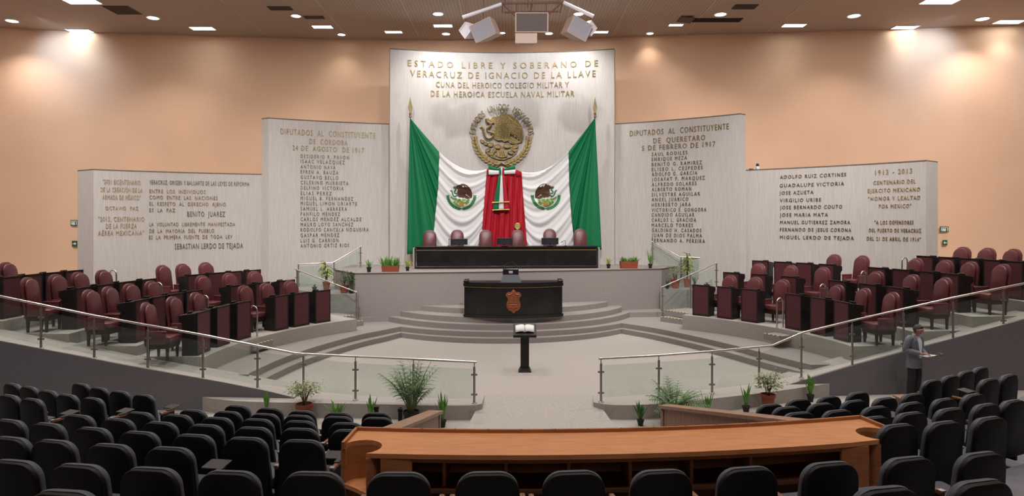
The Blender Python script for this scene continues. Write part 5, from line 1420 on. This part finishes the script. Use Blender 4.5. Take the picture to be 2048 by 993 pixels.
man = thing('person', 'standing man in grey jacket and dark trousers, writing on a clipboard by the ramp', 'person', (X(1829, d), d, AISLE), math.radians(24))
SKIN = mat('skin', (.42, .20, .13), .55); HAIR = mat('grey_hair', (.055, .045, .042), .7, noise=(60, .5))
JACK = mat('grey_check_jacket', (.165, .175, .205), .8, noise=(26, .22, (1, 1, 1))); TROU = mat('dark_trousers', (.018, .017, .021), .8); SHIRT = mat('pale_blue_shirt', (.60, .70, .80), .7); SHOE = mat('black_shoe', (.012, .011, .011), .35)
S = Sk()
pel = S.add((0, 0, .93), .115)
tor = S.chain([((0, .01, 1.10), .12), ((0, 0, 1.28), .125), ((0, -.005, 1.38), .085), ((0, -.03, 1.48), .058), ((0, -.06, 1.53), .056)], pel)
chest = pel + 3
hd = S.chain([((0, -.085, 1.575), .078), ((0, -.10, 1.63), .098), ((0, -.105, 1.685), .085)], tor)
S.chain([((0, -.195, 1.575), .020)], hd - 1)                      # nose
S.chain([((0, -.155, 1.53), .040)], hd - 2)                       # jaw
for s in (-1, 1):
    S.chain([((s * .098, -.085, 1.615), .018)], hd - 1)           # ear
    S.chain([((s * .095, 0, .88), .092), ((s * .105, -.01, .52), .062), ((s * .115, .02, .30), .052), ((s * .12, .03, .09), .042), ((s * .13, -.10, .045), .038)], pel)
def arm(s, elbow, wrist, palm, dirs, up):
    a = S.chain([((s * .165, 0, 1.375), .052), (elbow, .046), (wrist, .030)], chest)
    pm = S.chain([(palm, (.036, .020))], a)
    w_, P = Vector(wrist), Vector(palm); f = (P - w_).normalized(); side = f.cross(Vector(up)).normalized()
    for q, (off, L) in enumerate(((-.030, .066), (-.010, .076), (.010, .072), (.030, .056))):
        b = P + f * .035 + side * off; k1 = b + f * L * .5 - Vector(up) * .012; k2 = k1 + f * L * .3 - Vector(up) * .03; k3 = k2 + f * L * .05 - Vector(up) * .025
        S.chain([(tuple(b), .0105), (tuple(k1), .0095), (tuple(k2), .0085), (tuple(k3), .007)], pm)
    b = P - f * .02 - side * .042 * s; k1 = b + f * .03 - side * .012 * s - Vector(up) * .012; k2 = k1 + f * .03 - Vector(up) * .01
    S.chain([(tuple(b), .011), (tuple(k1), .010), (tuple(k2), .008)], pm)
arm(-1, (-.255, .03, 1.16), (-.10, -.24, 1.10), (-.055, -.30, 1.105), None, (0, .2, 1))
arm(1, (.255, .02, 1.14), (.13, -.24, 1.02), (.10, -.31, 1.025), None, (-.5, -.3, -.8))
me = skin_mesh(S.v, S.e, S.r, 2)
bm = new_bm(); bm.from_mesh(me); btree = BVHTree.FromBMesh(bm); obj('body', bm, SKIN, man, True)
def face_y(x, z):
    h = btree.ray_cast(Vector((x, -1, z)), Vector((0, 1, 0)))
    return h[0].y if h[0] is not None else -.17
def loft(bm, rings, n=22, closed=True):
    R = [[bm.verts.new((cx + rx * math.cos(2 * PI * k / n), cy + ry * math.sin(2 * PI * k / n), z)) for k in range(n)] for (cx, cy, z, rx, ry) in rings]
    for a, b in zip(R, R[1:]):
        for k in range(n): bm.faces.new((a[k], a[(k + 1) % n], b[(k + 1) % n], b[k]))
    return R
JR = [(0, .01, .74, .205, .150), (0, .01, .84, .20, .150), (0, .0, .95, .188, .142), (0, 0, 1.08, .178, .138), (0, 0, 1.22, .190, .142), (0, 0, 1.33, .205, .138), (0, .005, 1.41, .195, .115), (0, .005, 1.455, .13, .09), (0, .0, 1.485, .085, .075)]
bm = new_bm(); R = loft(bm, JR)
for s in (-1, 1):
    el, wr_ = ((-.258, .035, 1.16), (-.115, -.205, 1.105)) if s < 0 else ((.258, .025, 1.14), (.138, -.205, 1.03))
    pts = [(s * .135, 0, 1.425), (s * .205, .005, 1.385), (s * .24, .02, 1.27), el, tuple(Vector(el).lerp(Vector(wr_), .5)), wr_]
    tube(bm, catmull(pts, 4), [lerp(.082, .052, i / 20) for i in range(21)], 12)
obj('jacket', bm, JACK, man, True)
bm = new_bm()
def torso_front(z, x, off):
    for a, b in zip(JR, JR[1:]):
        if a[2] <= z <= b[2]:
            t = (z - a[2]) / (b[2] - a[2]); rx, ry, cy = lerp(a[3], b[3], t), lerp(a[4], b[4], t), lerp(a[1], b[1], t)
            return (x, cy - ry * math.sqrt(max(0, 1 - (x / rx) ** 2)) - off, z)
    return (x, -.08 - off, z)
grid(bm, 6, 12, lambda u, v: torso_front(lerp(.98, 1.478, v), (u - .5) * 2 * (lerp(.035, .085, min(1, v * 1.4)) * (1 if v < .9 else .8)), .006)); obj('shirt', bm, SHIRT, man, True)
bm = new_bm(); lathe(bm, [(.070, 1.455), (.066, 1.52), (.060, 1.52), (.062, 1.455)], (0, -.02, 0), 16); obj('shirt_collar', bm, SHIRT, man, True)
for s in (-1, 1):
    bm = new_bm(); V = [torso_front(z, s * x, .014) for z, x in ((1.47, .055), (1.40, .125), (1.33, .135), (1.10, .05), (1.10, .035), (1.33, .075), (1.40, .07))]
    bm.faces.new([bm.verts.new(p) for p in V]); o = obj('lapel', bm, JACK, man); o.modifiers.new('thickness', 'SOLIDIFY').thickness = .008
bm = new_bm()
loft(bm, [(0, .005, .80, .16, .11), (0, .005, .93, .165, .12), (0, .005, 1.0, .165, .125)])
for s in (-1, 1):
    tube(bm, catmull([(s * .080, .0, .88), (s * .098, -.005, .70), (s * .108, -.005, .50), (s * .115, .02, .28), (s * .12, .025, .06)], 4), [lerp(.095, .068, i / 16) for i in range(17)], 14)
obj('trousers', bm, TROU, man, True)
for s in (-1, 1):
    bm = new_bm(); rbox(bm, (s * .125, -.045, .045), (.095, .27, .085), .03, 3); rbox(bm, (s * .125, -.04, .012), (.10, .285, .022), .008); obj('shoe', bm, SHOE, man, True)
bm = new_bm()
def hairpt(u, v):
    a = 2 * PI * u; b = lerp(-.32, PI / 2, v); r = 1.0 + .03 * math.sin(9 * a) * math.cos(b)
    x, y, z = .101 * math.cos(b) * math.cos(a) * r, .112 * math.cos(b) * math.sin(a) * r, .112 * math.sin(b)
    c, s_ = math.cos(.85), math.sin(.85)
    return (x, -.088 + y * c + z * s_, 1.640 - y * s_ + z * c)
grid(bm, 24, 8, hairpt); obj('hair', bm, HAIR, man, True)
for s in (-1, 1):
    bm = new_bm(); box(bm, (s * .034, face_y(s * .034, 1.625), 1.625), (.036, .010, .009)); obj('eyebrow', bm, HAIR, man)
    bm = new_bm(); lathe(bm, [(.002, -.008), (.010, 0), (.002, .008)], (s * .033, face_y(s * .033, 1.605) + .004, 1.605), 10); obj('eye', bm, SCREENB, man)
bm = new_bm(); box(bm, (0, face_y(0, 1.548), 1.548), (.042, .008, .007)); obj('mouth', bm, mat('lips', (.25, .09, .07), .5), man)
ml = man.location; MR = Matrix.Translation(ml) @ Matrix.Rotation(math.radians(24), 4, 'Z')
cb = thing('clipboard', 'dark clipboard with white paper held by the man in the grey jacket', 'clipboard', MR @ Vector((.06, -.335, 1.062)))
cb.rotation_euler = (-.10, -.16, math.radians(24) - .35)
bm = new_bm(); rbox(bm, (.04, 0, 0), (.44, .25, .012), .004); obj('board', bm, mat('board_dark', (.03, .028, .028), .5), cb)
bm = new_bm(); box(bm, (-.05, 0, .009), (.24, .22, .005)); obj('paper', bm, PAPER, cb)
bm = new_bm(); rbox(bm, (.23, 0, .014), (.03, .11, .016), .004); obj('clip', bm, STEELD, cb)
pn = thing('pen', 'thin pen in the right hand of the man in the grey jacket', 'pen', MR @ Vector((-.045, -.37, 1.10)))
bm = new_bm(); tube(bm, [(0, 0, -.045), (.0, .015, -.03), (.02, .06, .07)], [.002, .005, .005], 6); obj('barrel', bm, SCREENB, pn)
